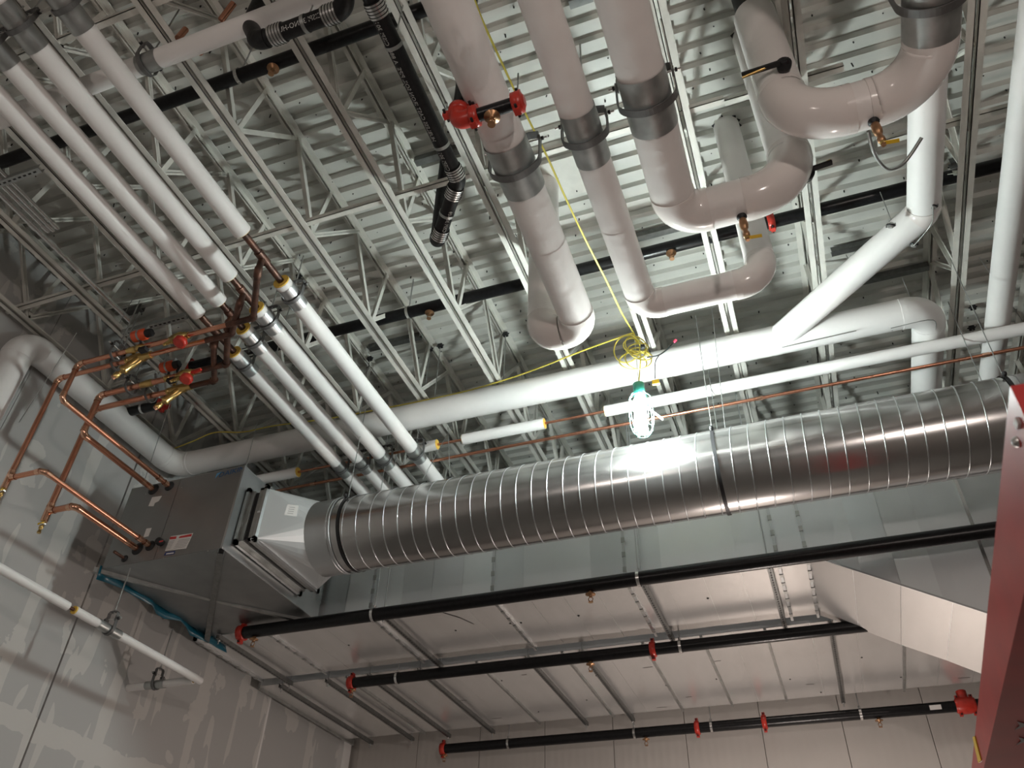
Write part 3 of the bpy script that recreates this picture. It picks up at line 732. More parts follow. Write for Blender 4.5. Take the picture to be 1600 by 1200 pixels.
# ================================================================== SPRINKLER PIPES
def coupling(t, c, ax, r, m='red_paint', L=.06):
    c, ax = V(c), V(ax); o = MB().lathe(c - ax * L / 2, ax, [(0, r + .004), (.004, r + .018), (L - .004, r + .018), (L, r + .004)], 20).build('coupling', m, t)
    u, w = perp(ax)
    for s in (-1, 1): MB().bar(c + w * s * (r + .005), c + w * s * (r + .05), .035, L * .7, u).build('bolt_pad', m, o); MB().tube([c + w * s * (r + .035) - u * .04, c + w * s * (r + .035) + u * .04], .008, 8).build('bolt', 'dark_clamp', o)
def head(t, c, m='bronze'):
    c = V(c); o = MB().lathe(c, (0, 0, -1), [(0, .02), (.02, .02), (.022, .045), (.026, .045), (.028, .014), (.05, .014)], 14).build('sprinkler_head', m, t)
    MB().ring(c - V((0, 0, .07)), (0, 1, 0), .02, .004, 14, 6).build('frame_arms', m, o)
    MB().lathe(c - V((0, 0, .09)), (0, 0, -1), [(0, .008), (.004, .022), (.008, .022)], 12).build('deflector', m, o)
def loop(t, c, r, ztop, ax=(1, 0, 0)):
    c = V(c); o = MB().tube([c - V(ax) * .014, c + V(ax) * .014], r + .006, 24, False).build('hanger_ring', 'band_steel', t)
    MB().tube([c + V((0, 0, r)), V((c.x, c.y, ztop))], .006, 8).build('rod', 'galv', o)
    MB().lathe(c + V((0, 0, r)), (0, 0, 1), [(0, .016), (.03, .016)], 6).build('nut', 'band_steel', o)
def sprinkler(label, y, z, x0, x1, r, caps=(), heads=(), loops=(), ztop=HB, cpl=()):
    t = thing('sprinkler_pipe', label, 'pipe', ((x0 + x1) / 2, y, z - r), 'black sprinkler pipes')
    MB().tube([(x0, y, z), (x1, y, z)], r, 24).build('pipe', 'black_pipe', t)
    for x in caps: coupling(t, (x, y, z), (1, 0, 0), r, L=.07)
    for x in cpl: coupling(t, (x, y, z), (1, 0, 0), r)
    for x in heads: head(t, (x, y, z - r))
    for x in loops: loop(t, (x, y, z), r, ztop)
    return t
xs = lambda pts, z: [Zp(px, py, z).x for px, py in pts]
zn = 3.27; yn = 1.985 * zn
sprinkler('black sprinkler pipe running just below the spiral duct', yn, zn, Zp(380, 990, zn).x, 4.5, .062, [Zp(380, 990, zn).x], xs([(398, 985), (932, 930)], zn), xs([(583, 960), (998, 905)], zn), HB)
zl2 = 3.22; yl = 2.467 * zl2
sprinkler('black sprinkler pipe under the gap between the two box ducts', yl, zl2, Zp(549, 1067, zl2).x, .95, .058, [Zp(549, 1067, zl2).x], xs([(564, 1076), (927, 1032)], zl2), xs([(622, 1060), (1063, 1010)], zl2), DZ + 1, [Zp(1020, 1014, zl2).x])
zw = 3.183; yw = 3.262 * zw
LP = sprinkler('black sprinkler pipe low along the rear metal wall', yw, zw, Zp(692, 1170, zw).x, 3.4, .060, [Zp(692, 1170, zw).x], xs([(706, 1178), (1013, 1150), (1371, 1120)], zw), xs([(795, 1162), (992, 1146), (1112, 1136), (1345, 1117)], zw), DZ + 1, xs([(1090, 1138), (1195, 1130), (1498, 1104), (1520, 1103)], zw))
x_ = Zp(1508, 1104, zw).x; MB().lathe((x_ - .1, yw, zw), (1, 0, 0), [(0, .07), (.05, .09), (.14, .09), (.2, .07)], 20).build('tee_fitting', 'red_paint', LP)
MB().tube([(x_, yw, zw), (x_, yw + .02, zw + .16)], .055, 16).build('tee_outlet', 'red_paint', LP)
x_ = Zp(1462, 1112, zw).x; MB().box((x_ - .07, yw - .064, zw - .035), (x_ + .05, yw - .058, zw + .015)).build('paper_label', 'sticker', LP)
zu = 5.52
sprinkler('black sprinkler pipe threaded through the joists at top left', .404 * zu, zu, XW, -1.0, .052, [], xs([(433, 103)], zu), xs([(375, 121)], zu), HD)
sprinkler('black sprinkler pipe threaded through the joists in mid picture', .88 * zu, zu, XW + .6, 4.0, .056, [], xs([(678, 489), (1050, 396)], zu), xs([(638, 488)], zu), HD, xs([(292, 570), (1205, 347)], zu))
z5 = 5.1
sprinkler('short black sprinkler stub with red cap beside the copper pipes', 4.88, z5, XW + .02, -5.72, .05, [-5.72], [], [-5.98], HB + .1)
# grooved elbow drop in front of the large pipes
ez = 3.95; E0 = Zp(715, 190, ez); E1 = V((Zp(812, 168, ez).x, E0.y, ez))
ED = thing('sprinkler_pipe', 'black sprinkler drop with red elbow and red end cap before the large pipes', 'pipe', E0, 'black sprinkler pipes')
MB().tube([(E0.x, E0.y, HD), (E0.x, E0.y, ez + .08)], .037, 20).build('drop_pipe', 'black_pipe', ED)
MB().tube([E0 + V((.09, 0, 0)), E1], .037, 20).build('pipe', 'black_pipe', ED)
MB().tube(fillet([E0 + V((0, 0, .10)), E0, E0 + V((.10, 0, 0))], .09, 10), .050, 20).build('elbow', 'red_paint', ED)
coupling(ED, E0 + V((0, 0, .10)), (0, 0, 1), .042, L=.05); coupling(ED, E0 + V((.10, 0, 0)), (1, 0, 0), .042, L=.05); coupling(ED, E1, (1, 0, 0), .042, L=.06)
MB().lathe(E1, (1, 0, 0), [(0, .045), (.03, .045), (.04, .03)], 18).build('end_cap', 'red_paint', ED)
head(ED, (E0 + E1) / 2 + V((.03, 0, -.036)))

# ================================================================== CAST IRON DRAIN PIPE
zc = 4.7; yc = 1.745; RC = .052
CI = thing('drain_pipe', 'black cast iron drain pipe with steel band couplings and printed lettering', 'pipe', (-1.7, 2.4, zc))
A = [V((-2.54, yc, HD)), V((-2.54, yc, 5.0)), V((-2.40, yc, zc)), V((-1.78, yc, zc)), V((-1.72, 1.35, zc)), V((-1.63, 1.35, zc)), V((-1.625, 1.45, zc)), V((-1.645, 3.06, zc)), V((-2.03, 3.55, zc)), V((-2.06, 3.58, HD))]
S, B = straights(A[:5], .10)
for a, b in S: MB().tube([a, b], RC, 22).build('pipe', 'cast_iron', CI)
for b in B: MB().tube(b, RC + .006, 22).build('bend', 'cast_iron', CI)
S, B = straights(A[6:], .10)
for a, b in S: MB().tube([a, b], RC, 22).build('pipe', 'cast_iron', CI)
for b in B: MB().tube(b, RC + .006, 22).build('bend', 'cast_iron', CI)
def band_coupling(c, ax):
    c, ax = V(c), V(ax).normalized(); o = MB().tube([c - ax * .045, c + ax * .045], RC + .008, 22, False).build('band_coupling', 'band_steel', CI)
    MB().tube([c - ax * .05, c + ax * .05], RC + .005, 22).build('rubber_sleeve', 'rubber', o)
    for k in (-.03, -.01, .01, .03): MB().ring(c + ax * k, ax, RC + .009, .0025, 24, 5).build('band_rib', 'rubber', o)
dY = (A[7] - A[6]).normalized(); dD = (A[8] - A[7]).normalized()
band_coupling(Zp(430, 51, zc) * 1, (1, 0, 0)) if False else band_coupling((Zp(432, 50, zc).x, yc, zc), (1, 0, 0))
band_coupling((Zp(520, 27, zc).x, yc, zc), (1, 0, 0))
yy = lambda px, py: Zp(px, py, zc).y
for p in ((590, 12),): band_coupling(A[6] + dY * (yy(*p) - A[6].y), dY)
band_coupling(A[6] + dY * (yy(713, 268) - A[6].y), dY)
band_coupling(A[7] + dD * .11, dD); band_coupling(A[8] - dD * .12, dD)
def pipe_strap(c, ax):
    c, ax = V(c), V(ax).normalized(); o = MB().tube([c - ax * .012, c + ax * .012], RC + .004, 22, False).build('hanger_ring', 'galv_old', CI)
    MB().tube([c + V((0, 0, RC)), V((c.x, c.y, HB))], .005, 8).build('rod', 'galv_old', o)
pipe_strap((Zp(478, 38, zc).x, yc, zc), (1, 0, 0)); pipe_strap(A[6] + dY * (yy(615, 70) - A[6].y), dY); pipe_strap(A[6] + dY * (yy(692, 225) - A[6].y), dY); pipe_strap((A[7] + A[8]) / 2, dD)
def pipe_text(txt, c, ax, size, r, side, flip=1):
    """letters wrapped on the pipe; side = direction the text faces, flip reverses reading direction"""
    c, ax = V(c), V(ax).normalized(); side = V(side); side = (side - ax * side.dot(ax)).normalized(); w = ax.cross(side) * flip; ax = ax * flip
    vs, fs = text_mesh(txt, size); W_ = max(v.x for v in vs); m = MB()
    m.add([c + ax * (v.x - W_ / 2) + (side * math.cos((v.y - size * .35) / r) + w * math.sin((v.y - size * .35) / r)) * (r + .0012) for v in vs], fs)
    m.build('printed_lettering', 'print_white', CI)
fc = V((.0, -.65, -.75))
pipe_text('CISPI 301', (Zp(497, 34, zc).x - .02, yc, zc), (1, 0, 0), .042, RC, fc, -1)
pipe_text('NO-HUB', (Zp(455, 45, zc).x, yc, zc), (1, 0, 0), .042, RC, fc, -1)
fl_ = V((.45, 0, -.9))
for txt, px, py in (('CISPI 301-09', 603, 38), ('HUBLESS CAST IRON SOIL PIPE  A 888', 652, 145), ('CISPI 301', 702, 245)):
    pipe_text(txt, A[6] + dY * (yy(px, py) - A[6].y), dY, .040, RC, V((-.35, 0, -.9)), -1)
pipe_text('CISPI 301-09', (A[7] + A[8]) / 2 + dD * .04, dD, .038, RC, V((.4, 0, -.9)), -1)

# ================================================================== COPPER BRANCHES WITH VALVES
ya_, yb_, yc_, yd_ = 3.66, 3.78, 4.115, 4.28
za, zb_, zc_, zd_ = 4.55, 4.572, 4.60, 4.61
RA = .0175
def joint(t, p, ax, r=RA):
    ax = V(ax).normalized(); p = V(p); MB().tube([p - ax * .022, p + ax * .022], r + .004, 14, False).build('solder_joint', 'copper_joint', t)
def copper_line(label, path, r, qi, zx, yx, end_px, R=.05):
    t = thing('copper_pipe', label, 'pipe', path[0], 'copper branch lines')
    xe = Zp(*end_px, zx).x; P = [V(p) for p in path]
    corner = P[-1]
    run = P + [V((xe - .25, yx, zx))]
    S, B = straights(run, R)
    for a, b in S: MB().tube([a, b], r, 14).build('tube', 'copper', t)
    for b in B:
        MB().tube(b, r + .004, 14).build('elbow', 'copper_joint', t)
        joint(t, b[0], b[1] - b[0], r); joint(t, b[-1], b[-2] - b[-1], r)
    qx, qy = QT[qi]
    S, B = straights([V((xe - .25, yx, zx)), V((xe, yx, zx)), V((qx, qy, zx)), V((qx, qy, ZQ))], .045)
    for a, b in S: MB().tube([a, b], .026, 14).build('stained_tube', 'copper_dark', t)
    for b in B: MB().tube(b, r * 1.0 + .009, 14).build('stained_elbow', 'copper_dark', t)
    return t
pa, pc, pb, pd = PORT['a'], PORT['c'], PORT['b'], PORT['d']
TA = copper_line('uppermost copper branch line, elbowed to the air handler top right port', [pa, (pa.x, ya_, pa.z), (pa.x, ya_, za)], .022, 3, za, ya_, (391, 491))
TC = copper_line('thicker copper branch line with a return bend to the air handler top left port', [pc, (pc.x, yc_, pc.z), (pc.x, yc_, zc_)], .027, 1, zc_, yc_, (347, 562))
xb_, xd_ = -5.80, -5.868
TB = copper_line('leftmost copper drop with drain valve feeding the lower right port', [pb, (pb.x, yb_, pb.z), (xb_, yb_, pb.z - .001), (xb_, yb_, zb_)], .022, 2, zb_, yb_, (362, 522))
TD = copper_line('copper drop with drain valve feeding the lower left port', [pd, (pd.x, yd_, pd.z), (xd_, yd_, pd.z - .001), (xd_, yd_, zd_)], .027, 0, zd_, yd_, (337, 597))
for t, x, y, z, r in ((TB, xb_, yb_, pb.z, .022), (TD, xd_, yd_, pd.z, .027)):
    d = V((0, 0, -1)); p = V((x, y, z))
    MB().tube([p + V((0, 0, .05)), p - V((0, 0, .10))], r + .004, 14).build('tee_fitting', 'copper_joint', t)
    MB().lathe(p - V((0, 0, .09)), d, [(0, .024), (.01, .024), (.012, .012), (.04, .012), (.042, .018), (.075, .018), (.078, .012), (.10, .012), (.102, .016), (.12, .016)], 14).build('drain_valve', 'brass', t)
    v = p - V((0, 0, .145)); MB().bar(v + V((0, -.02, 0)), v + V((.07, -.03, -.006)), .018, .008).build('lever_handle', 'band_steel', t)
    MB().bar(v + V((-.02, -.018, .012)), v + V((.03, -.022, .012)), .022, .014).build('handle_grip', 'yellow', t)
for t, p in ((TA, pa), (TB, pb), (TC, pc), (TD, pd)):
    for dy in (.06, .15): joint(t, p - V((0, dy, 0)), (0, 1, 0), .024)
# valves on the copper runs
def xrun(px, py, z): return Zp(px, py, z).x
def LT(p, ax, prof, n): return MB().lathe(p, ax, [(d * 1.1, r * 1.35) for d, r in prof], n)
def wye(t, x, y, z, s=1, drop=1):
    """brass Y-strainer with drain on a run along X"""
    c = V((x, y, z)); ax = V((1, 0, 0))
    LT(c - ax * .12, ax, [(0, .022), (.02, .026), (.03, .026), (.032, .022), (.06, .03), (.17, .032), (.2, .022), (.21, .026), (.24, .024)], 14).build('strainer_body', 'brass', t)
    d = V((-.75, -.05, -.62)).normalized() * 1
    o = LT(c + ax * .05, d, [(0, .02), (.03, .026), (.15, .026), (.155, .031), (.18, .031), (.182, .014), (.21, .014), (.212, .02), (.25, .02)], 14).build('strainer_leg', 'brass', t)
    LT(c + ax * .05 + d * .25, d, [(0, .015), (.04, .018), (.045, .010)], 10).build('drain_cap', 'copper_joint', o)
    LT(c + V((-.03, -.03, .03)), (0, -.3, 1), [(0, .012), (.03, .012), (.035, .018), (.045, .018)], 10).build('test_plug', 'brass', t)
def ballvalve(t, x, y, z, hm='red_paint'):
    c = V((x, y, z)); ax = V((1, 0, 0))
    LT(c - ax * .09, ax, [(0, .021), (.025, .021), (.027, .027), (.05, .027), (.055, .033), (.11, .033), (.115, .027), (.14, .027), (.142, .021), (.17, .021)], 14).build('valve_body', 'brass', t)
    for s in (-.05, -.02, .03): LT(c + ax * s, (-.4, -.35, -.8), [(0, .008), (.05, .008), (.055, .011), (.10, .009)], 10).build('test_port', 'brass', t)
    o = LT(c + V((.05, 0, -.025)), (0, -.3, -1), [(0, .012), (.03, .012)], 10).build('stem', 'brass', t)
    LT(c + V((.05, -.01, -.055)), (0, -.3, -1), [(0, .03), (.006, .042), (.04, .042), (.046, .03)], 8).build('hand_knob', hm, o)
def actuator(t, x, y, z):
    c = V((x, y, z)); 
    MB().lathe(c - V((.08, 0, 0)), (1, 0, 0), [(0, .021), (.02, .025), (.05, .025), (.055, .032), (.11, .032), (.115, .025), (.15, .022)], 14).build('valve_body', 'brass', t)
    o = MB().tube([c, c + V((.03, -.05, .07))], .012, 10).build('stem', 'dark_clamp', t)
    p = c + V((.03, -.06, .085))
    MB().box(tuple(p + V((-.06, -.03, .02))), tuple(p + V((.07, .05, .06)))).build('actuator_base', 'galv_old', t)
    b = MB().lathe(p + V((-.085, 0, 0)), (1, 0, 0), [(0, .035), (.012, .05), (.13, .05), (.14, .035)], 12).build('actuator_cover', 'orange', t)
    MB().lathe(p + V((.055, 0, 0)), (1, 0, 0), [(0, .036), (.05, .036), (.055, .026)], 12).build('actuator_cap', 'rubber', b)
    MB().tube([p + V((-.02, 0, -.001)), p + V((.0, 0, -.001))], .0515, 12, False).build('cover_band', 'galv_old', b)
    MB().box(tuple(c + V((.02, -.03, -.06))), tuple(c + V((.09, .02, -.025)))).build('wire_box', 'rubber', t)
actuator(TA, xrun(213, 538, za), ya_, za); ballvalve(TA, xrun(275, 522, za), ya_, za)
MB().lathe((xrun(190, 543, za), ya_, za), (1, 0, 0), [(0, .02), (.05, .028), (.09, .028), (.12, .02)], 12).build('union_fitting', 'brass', TA)
wye(TB, xrun(222, 566, zb_), yb_, zb_)
actuator(TC, xrun(262, 591, zc_), yc_, zc_); ballvalve(TC, xrun(288, 583, zc_), yc_, zc_)
MB().lathe((xrun(222, 600, zc_), yc_, zc_), (1, 0, 0), [(-.08, .018), (0, .03), (.05, .034), (.1, .034), (.13, .02)], 12).build('union_fitting', 'brass', TC)
wye(TD, xrun(282, 612, zd_), yd_, zd_)
MB().bar(V((xrun(312, 589, zc_), yc_ - .03, zc_ - .03)), V((xrun(326, 583, zc_), yc_ - .04, zc_ - .035)), .02, .02).build('lever_handle', 'red_paint', TC)
# strap hangers holding the copper runs
for lb, px, py, y, z, r in (('small strap hanger on the uppermost copper run', 178, 551, ya_, za, .017), ('small strap hanger on the second copper run', 186, 572, yb_, zb_, .017), ('small strap hanger on the third copper run', 203, 605, yc_, zc_, .019), ('small strap hanger on the lowest copper run', 236, 620, yd_, zd_, .02)):
    clevis(lb, (Zp(px, py, z).x, y, z), (1, 0, 0), r + .032, HB, .022, group='hangers on copper runs', slack=1.5)

# ================================================================== HANGING WORK LIGHTS
def work_light(label, p, ledmat, scale=1.0, attach_z=5.02):
    p = V(p); t = thing('work_light', label, 'lamp', p - V((0, 0, .32)))
    u = scale
    def at(dx, dy, dz): return p + V((dx, dy, dz)) * u
    MB().lathe(at(0, 0, .10), (0, 0, -1), [(0, .030 * u), (.005, .036 * u), (.09 * u, .036 * u), (.10 * u, .03 * u)], 16).build('lamp_holder', 'green_plastic', t)
    MB().lathe(at(0, 0, 0), (0, 0, -1), [(-.01, .030 * u), (.02, .032 * u)], 16).build('lamp_collar', 'white_plastic', t)
    c = MB()
    for k in range(8):
        a = 2 * PI * k / 8; ex, ey = math.cos(a), math.sin(a)
        c.tube(smooth_path([at(ex * r_, ey * r_, z_) for r_, z_ in ((.040, .02), (.066, -.02), (.074, -.14), (.062, -.25), (.022, -.30))], 4), .0022, 6)
    for z, r in ((-.02, .066), (-.14, .074), (-.25, .062), (-.285, .042), (-.30, .02)): c.ring(at(0, 0, z), (0, 0, 1), r * u, .0022, 24, 6)
    c.build('wire_cage', 'cage_wire', t)
    MB().lathe(at(0, 0, -.01), (0, 0, -1), [(0, .03 * u), (.02, .038 * u), (.09 * u, .038 * u), (.10 * u, .03 * u)], 16).build('led_core', ledmat, t)
    for k, tl in ((0, .06), (1, .70), (2, .10)):
        a = 2 * PI * k / 3 - 2.5; e = V((math.cos(a), math.sin(a), 0)); q = at(0, 0, -.08); d = (V((0, 0, -1)) + e * tl).normalized()
        MB().bar(q + e * .026 * u, q + e * .026 * u + d * .175 * u, .060 * u, .012, e).build('led_blade', ledmat, t)
    return t
LPOS = Zp(990, 520, 4.82)
LX, LY = LPOS.x, LPOS.y
WL = work_light('glowing white work light in a green wire cage hanging by yellow cord', (LX, LY, 4.06 * 4.82 / 4.75), 'led_white', 1.3)
# yellow temporary-power cord
def cord(name, label, pts, r=.007, m='yellow_cord', cat='cord', k=8): return tag(wire(smooth_path(pts, k), r, 8).build(name, m), label, cat)
hook = V((LX, LY, 4.82))
cord('power_cord', 'yellow power cord hanging from the top edge down to the work light hook', [Zp(735, -20, 4.5), Zp(752, 28, 4.52), Zp(785, 100, 4.55), Zp(820, 175, 4.55), Zp(855, 245, 4.55), Zp(885, 312, 4.55), Zp(915, 375, 4.58), Zp(948, 440, 4.7), Zp(972, 490, 4.77), hook])
cord('power_cord', 'yellow power cord swagged leftward from the work light along the joists', [hook, Zp(960, 530, 4.86), Zp(900, 552, 4.96), Zp(850, 572, 5.06), Zp(800, 590, 5.15), Zp(740, 608, 5.185), Zp(680, 622, 5.185), Zp(610, 636, 5.185), Zp(520, 653, 5.185), Zp(430, 665, 5.185), Zp(380, 675, 5.185), Zp(335, 676, 5.185), Zp(300, 690, 5.185), Zp(243, 712, 5.185)])
pts = []
for k in range(70):
    a = k * .62; R_ = .085 + .03 * math.sin(k * .31); z = 4.650 - .18 * (.5 + .5 * math.sin(k * .17))
    pts.append(V((LX + .02 + R_ * math.cos(a) * (1 - .3 * math.sin(k * .11)), LY - .03 + .05 * math.sin(a * 1.0 + 1), z + R_ * 1.1 * math.sin(a))))
cl_ = thing('cord_coil', 'tangled coil of yellow cord tied above the work light', 'cord', (LX, LY, 4.260))
wire(smooth_path([hook] + [V((LX - .005, LY, 4.760))] + pts + [V((LX + .01, LY, 4.310)), V((LX, LY, 4.220))], 4), .0055, 6).build('coil', 'yellow_cord', cl_)
big = [V((LX - .06 + .11 * math.cos(a) , LY - .05, 4.610 + .15 * math.sin(a))) for a in [2 * PI * k / 20 for k in range(21)]]
wire(smooth_path([hook] + big, 3), .006, 6).build('loose_loop', 'yellow_cord', cl_)
MB().lathe(V((LX + .075, LY - .06, 4.600)), (0, 0, -1), [(0, .018), (.03, .02), (.035, .014)], 10).build('black_tie', 'rubber', cl_)
wire(smooth_path([V((LX + .10, LY - .05, 4.470)), V((LX + .19, LY - .05, 4.465)), V((LX + .27, LY - .05, 4.510)), V((LX + .33, LY - .05, 4.570))], 5), .006, 6).build('pigtail', 'rubber', cl_)
MB().lathe(V((LX + .33, LY - .05, 4.570)), (.7, 0, .7), [(0, .010), (.03, .012)], 8).build('red_plug', 'pink_tip', cl_)
wire(smooth_path([V((LX + .20, LY - .05, 4.465)), V((LX + .165, LY - .05, 4.410)), V((LX + .15, LY - .05, 4.310)), V((LX + .145, LY - .05, 4.230))], 5), .004, 6).build('tail_wire', 'rubber', cl_)
MB().box((LX + .12, LY - .06, 4.170), (LX + .175, LY - .04, 4.210)).build('yellow_tag', 'yellow', cl_)
tag(wire([V((LX + .005, LY, 4.810)), V((LX, LY, 4.220))], .004, 6).build('support_string', 'white_plastic'), 'white string holding up the work light', 'string')
tag(wire([V((LX + .01, LY + .02, 3.770)), V((LX + .0, LY + .03, 3.770))], .005, 6).build('pull_string', 'white_plastic'), 'white string end dangling below the work light', 'string')
# unseen lamps added for warm fill: two behind camera, one under rear duct
for i, (lb, p, pw, zt) in enumerate((('unseen work light adding warm fill from behind the viewer', (2.3, -2.0, 2.2), 1.15, HD), ('unseen work light adding warm fill from behind the viewer to the left', (-2.6, -3.0, 2.4), .40, HD), ('unseen low work light added as fill under the rear duct', (-.4, 8.7, 1.0), .85, FLOOR))):
    t = work_light(lb, p, 'led_warm')
    if zt == FLOOR:
        MB().tube([V(p) + V((.09, 0, .1)), V((p[0] + .09, p[1], zt))], .012, 8).build('stand_pole', 'galv_old', t); MB().lathe((p[0] + .09, p[1], zt), (0, 0, 1), [(0, .2), (.02, .2), (.03, .02)], 20).build('stand_base', 'galv_old', t)
    ld = bpy.data.lights.new('fill_light', 'POINT'); ld.energy = WARM_POWER * pw; ld.color = WARM; ld.shadow_soft_size = .09
    lo = bpy.data.objects.new('fill_light', ld); COL.objects.link(lo); lo.location = V(p) - V((0, 0, .45)); attach(lo, t)
    if zt > 0: tag(wire([V(p) + V((0, 0, .1)), V((p[0], p[1], zt))], .006, 6).build('lamp_cord', 'yellow_cord'), 'yellow cord of the %s' % lb, 'cord')

# ================================================================== SMALL CONDENSATE PIPE AT LOWER LEFT
cw = Xp(200, 1075, XW); ycp, zcp = cw.y, cw.z; xcp = Yp(308, 1066, ycp).x
CP = thing('insulated_pipe', 'slim white wrapped condensate pipe with a copper gap at lower left', 'pipe', (xcp, 5, zcp))
y1 = Zp(96, 949, zcp).y; y2 = Zp(108, 955, zcp).y
MB().tube([(xcp, 2.0, zcp), (xcp, y1, zcp)], .036, 20).build('jacket', 'asj', CP)
MB().tube([(xcp, y1 - .05, zcp), (xcp, ycp, zcp)], .014, 12).build('copper_tube', 'copper_dark', CP)
j = MB().tube([(xcp, y2, zcp), (xcp, ycp + .04, zcp)], .036, 20).build('jacket', 'asj', CP)
MB().lathe((xcp, y2 - .012, zcp), (0, 1, 0), [(0, .034), (.016, .034)], 18).build('insulation_end', 'insulation', j)
MB().lathe((xcp, ycp + .04, zcp), (0, 1, 0), [(0, .022), (.01, .022)], 14).build('black_end', 'rubber', j)
CP2 = thing('insulated_pipe', 'short slim white wrapped pipe ending at the left wall', 'pipe', (-6, ycp, zcp))
MB().tube([(XW + .002, ycp, zcp), (xcp - .05, ycp, zcp)], .036, 20).build('jacket', 'asj', CP2)
MB().lathe((xcp - .05, ycp, zcp), (1, 0, 0), [(0, .026), (.012, .022)], 14).build('brass_end', 'brass', CP2)
hy = Zp(158, 985, zcp).y; hx = Yp(243, 1071, ycp).x
shield(CP, (xcp, hy, zcp), (0, 1, 0), .037, .26); shield(CP2, (hx, ycp, zcp), (1, 0, 0), .037, .22)
clevis('clevis hanger on the long slim condensate pipe at lower left', (xcp, hy, zcp), (0, 1, 0), .041, AZ0 - .05, .03, slack=2.6)
clevis('clevis hanger on the short slim pipe at the left wall', (hx, ycp, zcp), (1, 0, 0), .041, AZ0 - .05, .03, slack=2.6)

# ================================================================== CONDUITS, CHANNELS, RODS, CLAMPS
def conduit(label, x, z, y0, y1, r, cps=()):
    t = thing('metal_conduit', label, 'conduit', (x, (y0 + y1) / 2, z), 'steel conduits at left')
    MB().tube([(x, y0, z), (x, y1, z)], r, 14).build('tube', 'band_steel', t)
    for y in cps: MB().tube([(x, y - .03, z), (x, y + .03, z)], r + .005, 14).build('coupling', 'band_steel', t)
zk = 5.15
conduit('shiny steel conduit under the third joist at upper left', Zp(100, 400, zk).x, zk, -1, Zp(203, 502, zk).y, .024, [Zp(53, 352, zk).y])
for k, (px, py) in enumerate(((78, 362), (84, 361), (90, 358))):
    e = Zp(px, py, zk); conduit('thin steel conduit end, %s of three side by side at upper left' % ['left', 'middle', 'right'][k], e.x - .01 * (1 - k), zk, -1, e.y, .016, [e.y - .05])
def chan(label, a, b, holes=1):
    t = thing('strut_channel', label, 'channel', a, 'slotted channels on the joists'); strut('channel', a, b, 'galv_old', t, .045, .003, holes); return t
chan('slotted channel carrying the conduits at the left edge', V((-5.6, 2.22, 5.12)), V((Zp(62, 265, 5.12).x, 2.22, 5.12)))
chan('slotted channel above the orange valve actuator', V((Zp(188, 520, 5.1).x, 3.9, 5.1)), V((Zp(292, 497, 5.1).x, 3.9, 5.1)))
def tie(label, y, x0, x1, z=HB + .62):
    t = thing('strut_channel', label, 'channel', ((x0 + x1) / 2, y, z), 'dark channels between joist tops'); strut('channel', (x0, y, z), (x1, y, z), 'strut_steel', t, .06, .004)
zt_ = HD - .09
for lb, a, b in (('dark channel between joist tops right of the cast iron pipe', (650, 258), (720, 232)), ('dark channel between joist tops behind the slim large pipe', (980, 380), (1075, 352)), ('dark channel between joist tops under the diagonal branch', (1300, 400), (1372, 378)),
                 ('dark channel between joist tops below the diagonal branch', (1320, 445), (1452, 422)), ('dark channel between joist tops above the green cage lamp', (575, 545), (658, 530)), ('dark channel between joist tops at far left', (12, 518), (58, 500)), ('dark channel between joist tops above the copper lines', (192, 492), (222, 484)),
                 ('dark channel between joist tops beside the right edge pipe', (1485, 262), (1515, 250)), ('dark channel between joist tops behind the large pipes at top', (890, 10), (925, -5))):
    A_, B_ = Zp(*a, zt_), Zp(*b, zt_); tie(lb, (A_.y + B_.y) / 2, A_.x, B_.x, zt_)
# hanger rods that reach up to beam clamps on the joists
RODS = [((466, 432), 4.86, 'above the yellow insulation ends'), ((672, 545), 5.0, 'left of the long header near the spiral duct'), ((688, 540), 5.0, 'paired left of the long header'), ((790, 522), 5.0, 'above the yellow cord swag'), ((578, 560), 5.0, 'beside the parallel wrapped pipes'),
        ((1520, 480), 5.0, 'right of the far right joist, upper'), ((1518, 512), 5.0, 'right of the far right joist, lower')]
for (px, py), z0, w in RODS:
    p = Zp(px, py, HD - .06); t = thing('hanger_rod', 'thin rod with black beam clamp %s' % w, 'rod', (p.x, p.y, z0), 'threaded hanger rods')
    MB().tube([(p.x, p.y, z0), (p.x, p.y, HD - .05)], .005, 8).build('rod', 'galv_old', t)
    MB().box((p.x - .025, p.y - .02, HD - .085), (p.x + .025, p.y + .02, HD - .045)).build('beam_clamp', 'dark_clamp', t)
    MB().tube([(p.x - .04, p.y, HD - .06), (p.x + .04, p.y, HD - .06)], .007, 8).build('set_screw', 'dark_clamp', t)
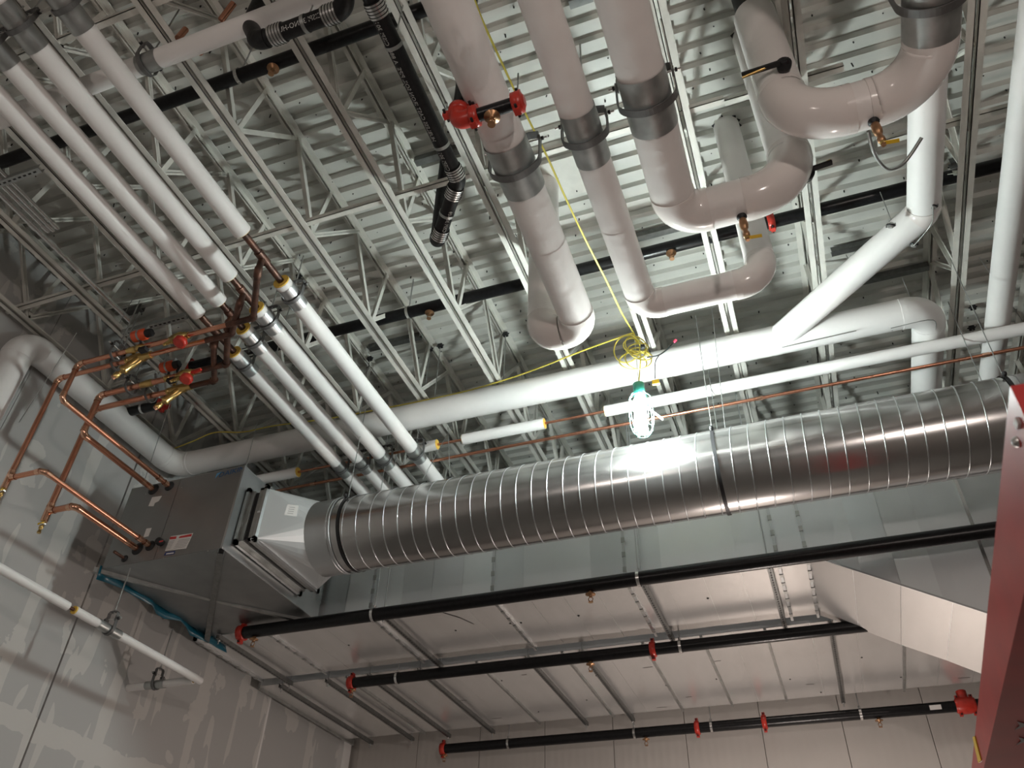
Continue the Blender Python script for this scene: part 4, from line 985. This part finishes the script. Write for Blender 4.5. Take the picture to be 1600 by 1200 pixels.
# small seismic cables
for lb, a, za_, b, zb2 in (('thin steel cable slanting down to the air handler top left', (305, 512), 5.2, (248, 700), 4.3), ('thin steel cable slanting past the copper valves', (232, 420), 5.3, (187, 505), 5.1), ('thin steel cable rising from the air handler right corner', (402, 660), 5.1, (384, 727), 4.24),
                      ('thin steel cable hanging beside the first joist at left', (120, 520), 5.2, (30, 660), 4.4), ('thin steel cable hanging from joists to the spiral duct left', (698, 680), 4.9, (660, 750), 4.05), ('thin steel cable hanging straight to the spiral duct', (700, 668), 5.0, (703, 745), 4.05),
                      ('thin steel cable rising from the spiral duct middle to the joists', (1112, 480), 5.4, (1133, 668), 4.05), ('thin steel cable slanting at the far right below the wrapped pipe', (1530, 402), 5.2, (1600, 505), 5.0), ('thin steel rod behind the diagonal branch', (1375, 300), 5.4, (1395, 350), 5.1),
                      ('thin galvanised rod under the diagonal branch upper', (1322, 398), 5.4, (1332, 420), 5.2), ('thin galvanised rod under the diagonal branch lower', (1410, 435), 5.4, (1424, 470), 5.2)):
    e_ = V((AX0 + .06, YA + .06, AZ1 + .016)) if 'air handler top left' in lb else V((AX1 - .03, YA + .05, AZ1 + .016)) if 'air handler right' in lb else Zp(*b, zb2)
    cable(lb, [Zp(*a, za_), e_], .0035)
# flexible grey conduit looping from the right drain valve area
cord('flexible_conduit', 'grey flexible conduit loop hanging below the top right pipe bend', [Zp(1357, 205, 4.6), Zp(1362, 228, 4.6), Zp(1372, 250, 4.65), Zp(1388, 264, 4.7), Zp(1408, 258, 4.75), Zp(1424, 240, 4.8), Zp(1440, 215, 4.85)], .012, 'galv_old', 'conduit')

# ================================================================== RED LIFT ARM at right
RL = thing('lift_arm', 'red steel lift arm reaching in at the right edge, close to the viewer', 'lift arm', (.57, 3, 1.0))
xe = .562; arm = []; ARM0 = Xp(1597, 655, .557).y - .02
for y, zt in ((ARM0, 1.275 - (ARM0 - 1.2) * .055), (5.2, 1.055)):
    arm += [V((xe + (y - 2.36) * .0075, y, 1.0)), V((xe + .30, y, 1.0)), V((xe + .30, y, zt)), V((xe + (y - 2.36) * .0075, y, zt))]
MB().add(arm, [(0, 1, 2, 3), (7, 6, 5, 4), (0, 4, 5, 1), (1, 5, 6, 2), (2, 6, 7, 3), (3, 7, 4, 0)]).build('arm_tube', 'red_lift', RL)
xf = xe + .0125
MB().poly([Xp(px, py, xf) for px, py in ((1521, 1152), (1524, 1150), (1534, 1188), (1530, 1192))], (-1, 0, 0), .004).build('yellow_stripe', 'yellow', RL)
pv = Xp(1592, 690, xe)
MB().lathe(pv + V((.03, 0, 0)), (-1, 0, 0), [(.02, .016), (.03, .016), (.04, .012), (.045, .006)], 14).build('pivot_pin', 'band_steel', RL)
pl = Xp(1596, 660, xe); MB().box((xe - .012, pl.y - .012, pl.z - .01), (xe - .002, pl.y + .012, pl.z + .008)).build('white_decal', 'sticker', RL)
for px, py in ((1593, 1133), (1595, 1157)):
    p = Zp(px, py, .999); MB().poly([p + V((-.012, -.05, -.002)), p + V((.03, 0, -.002)), p + V((-.012, .05, -.002)), p + V((.0, 0, -.002))], (0, 0, 1), .001).build('arrow_decal', 'sticker_grey', RL)
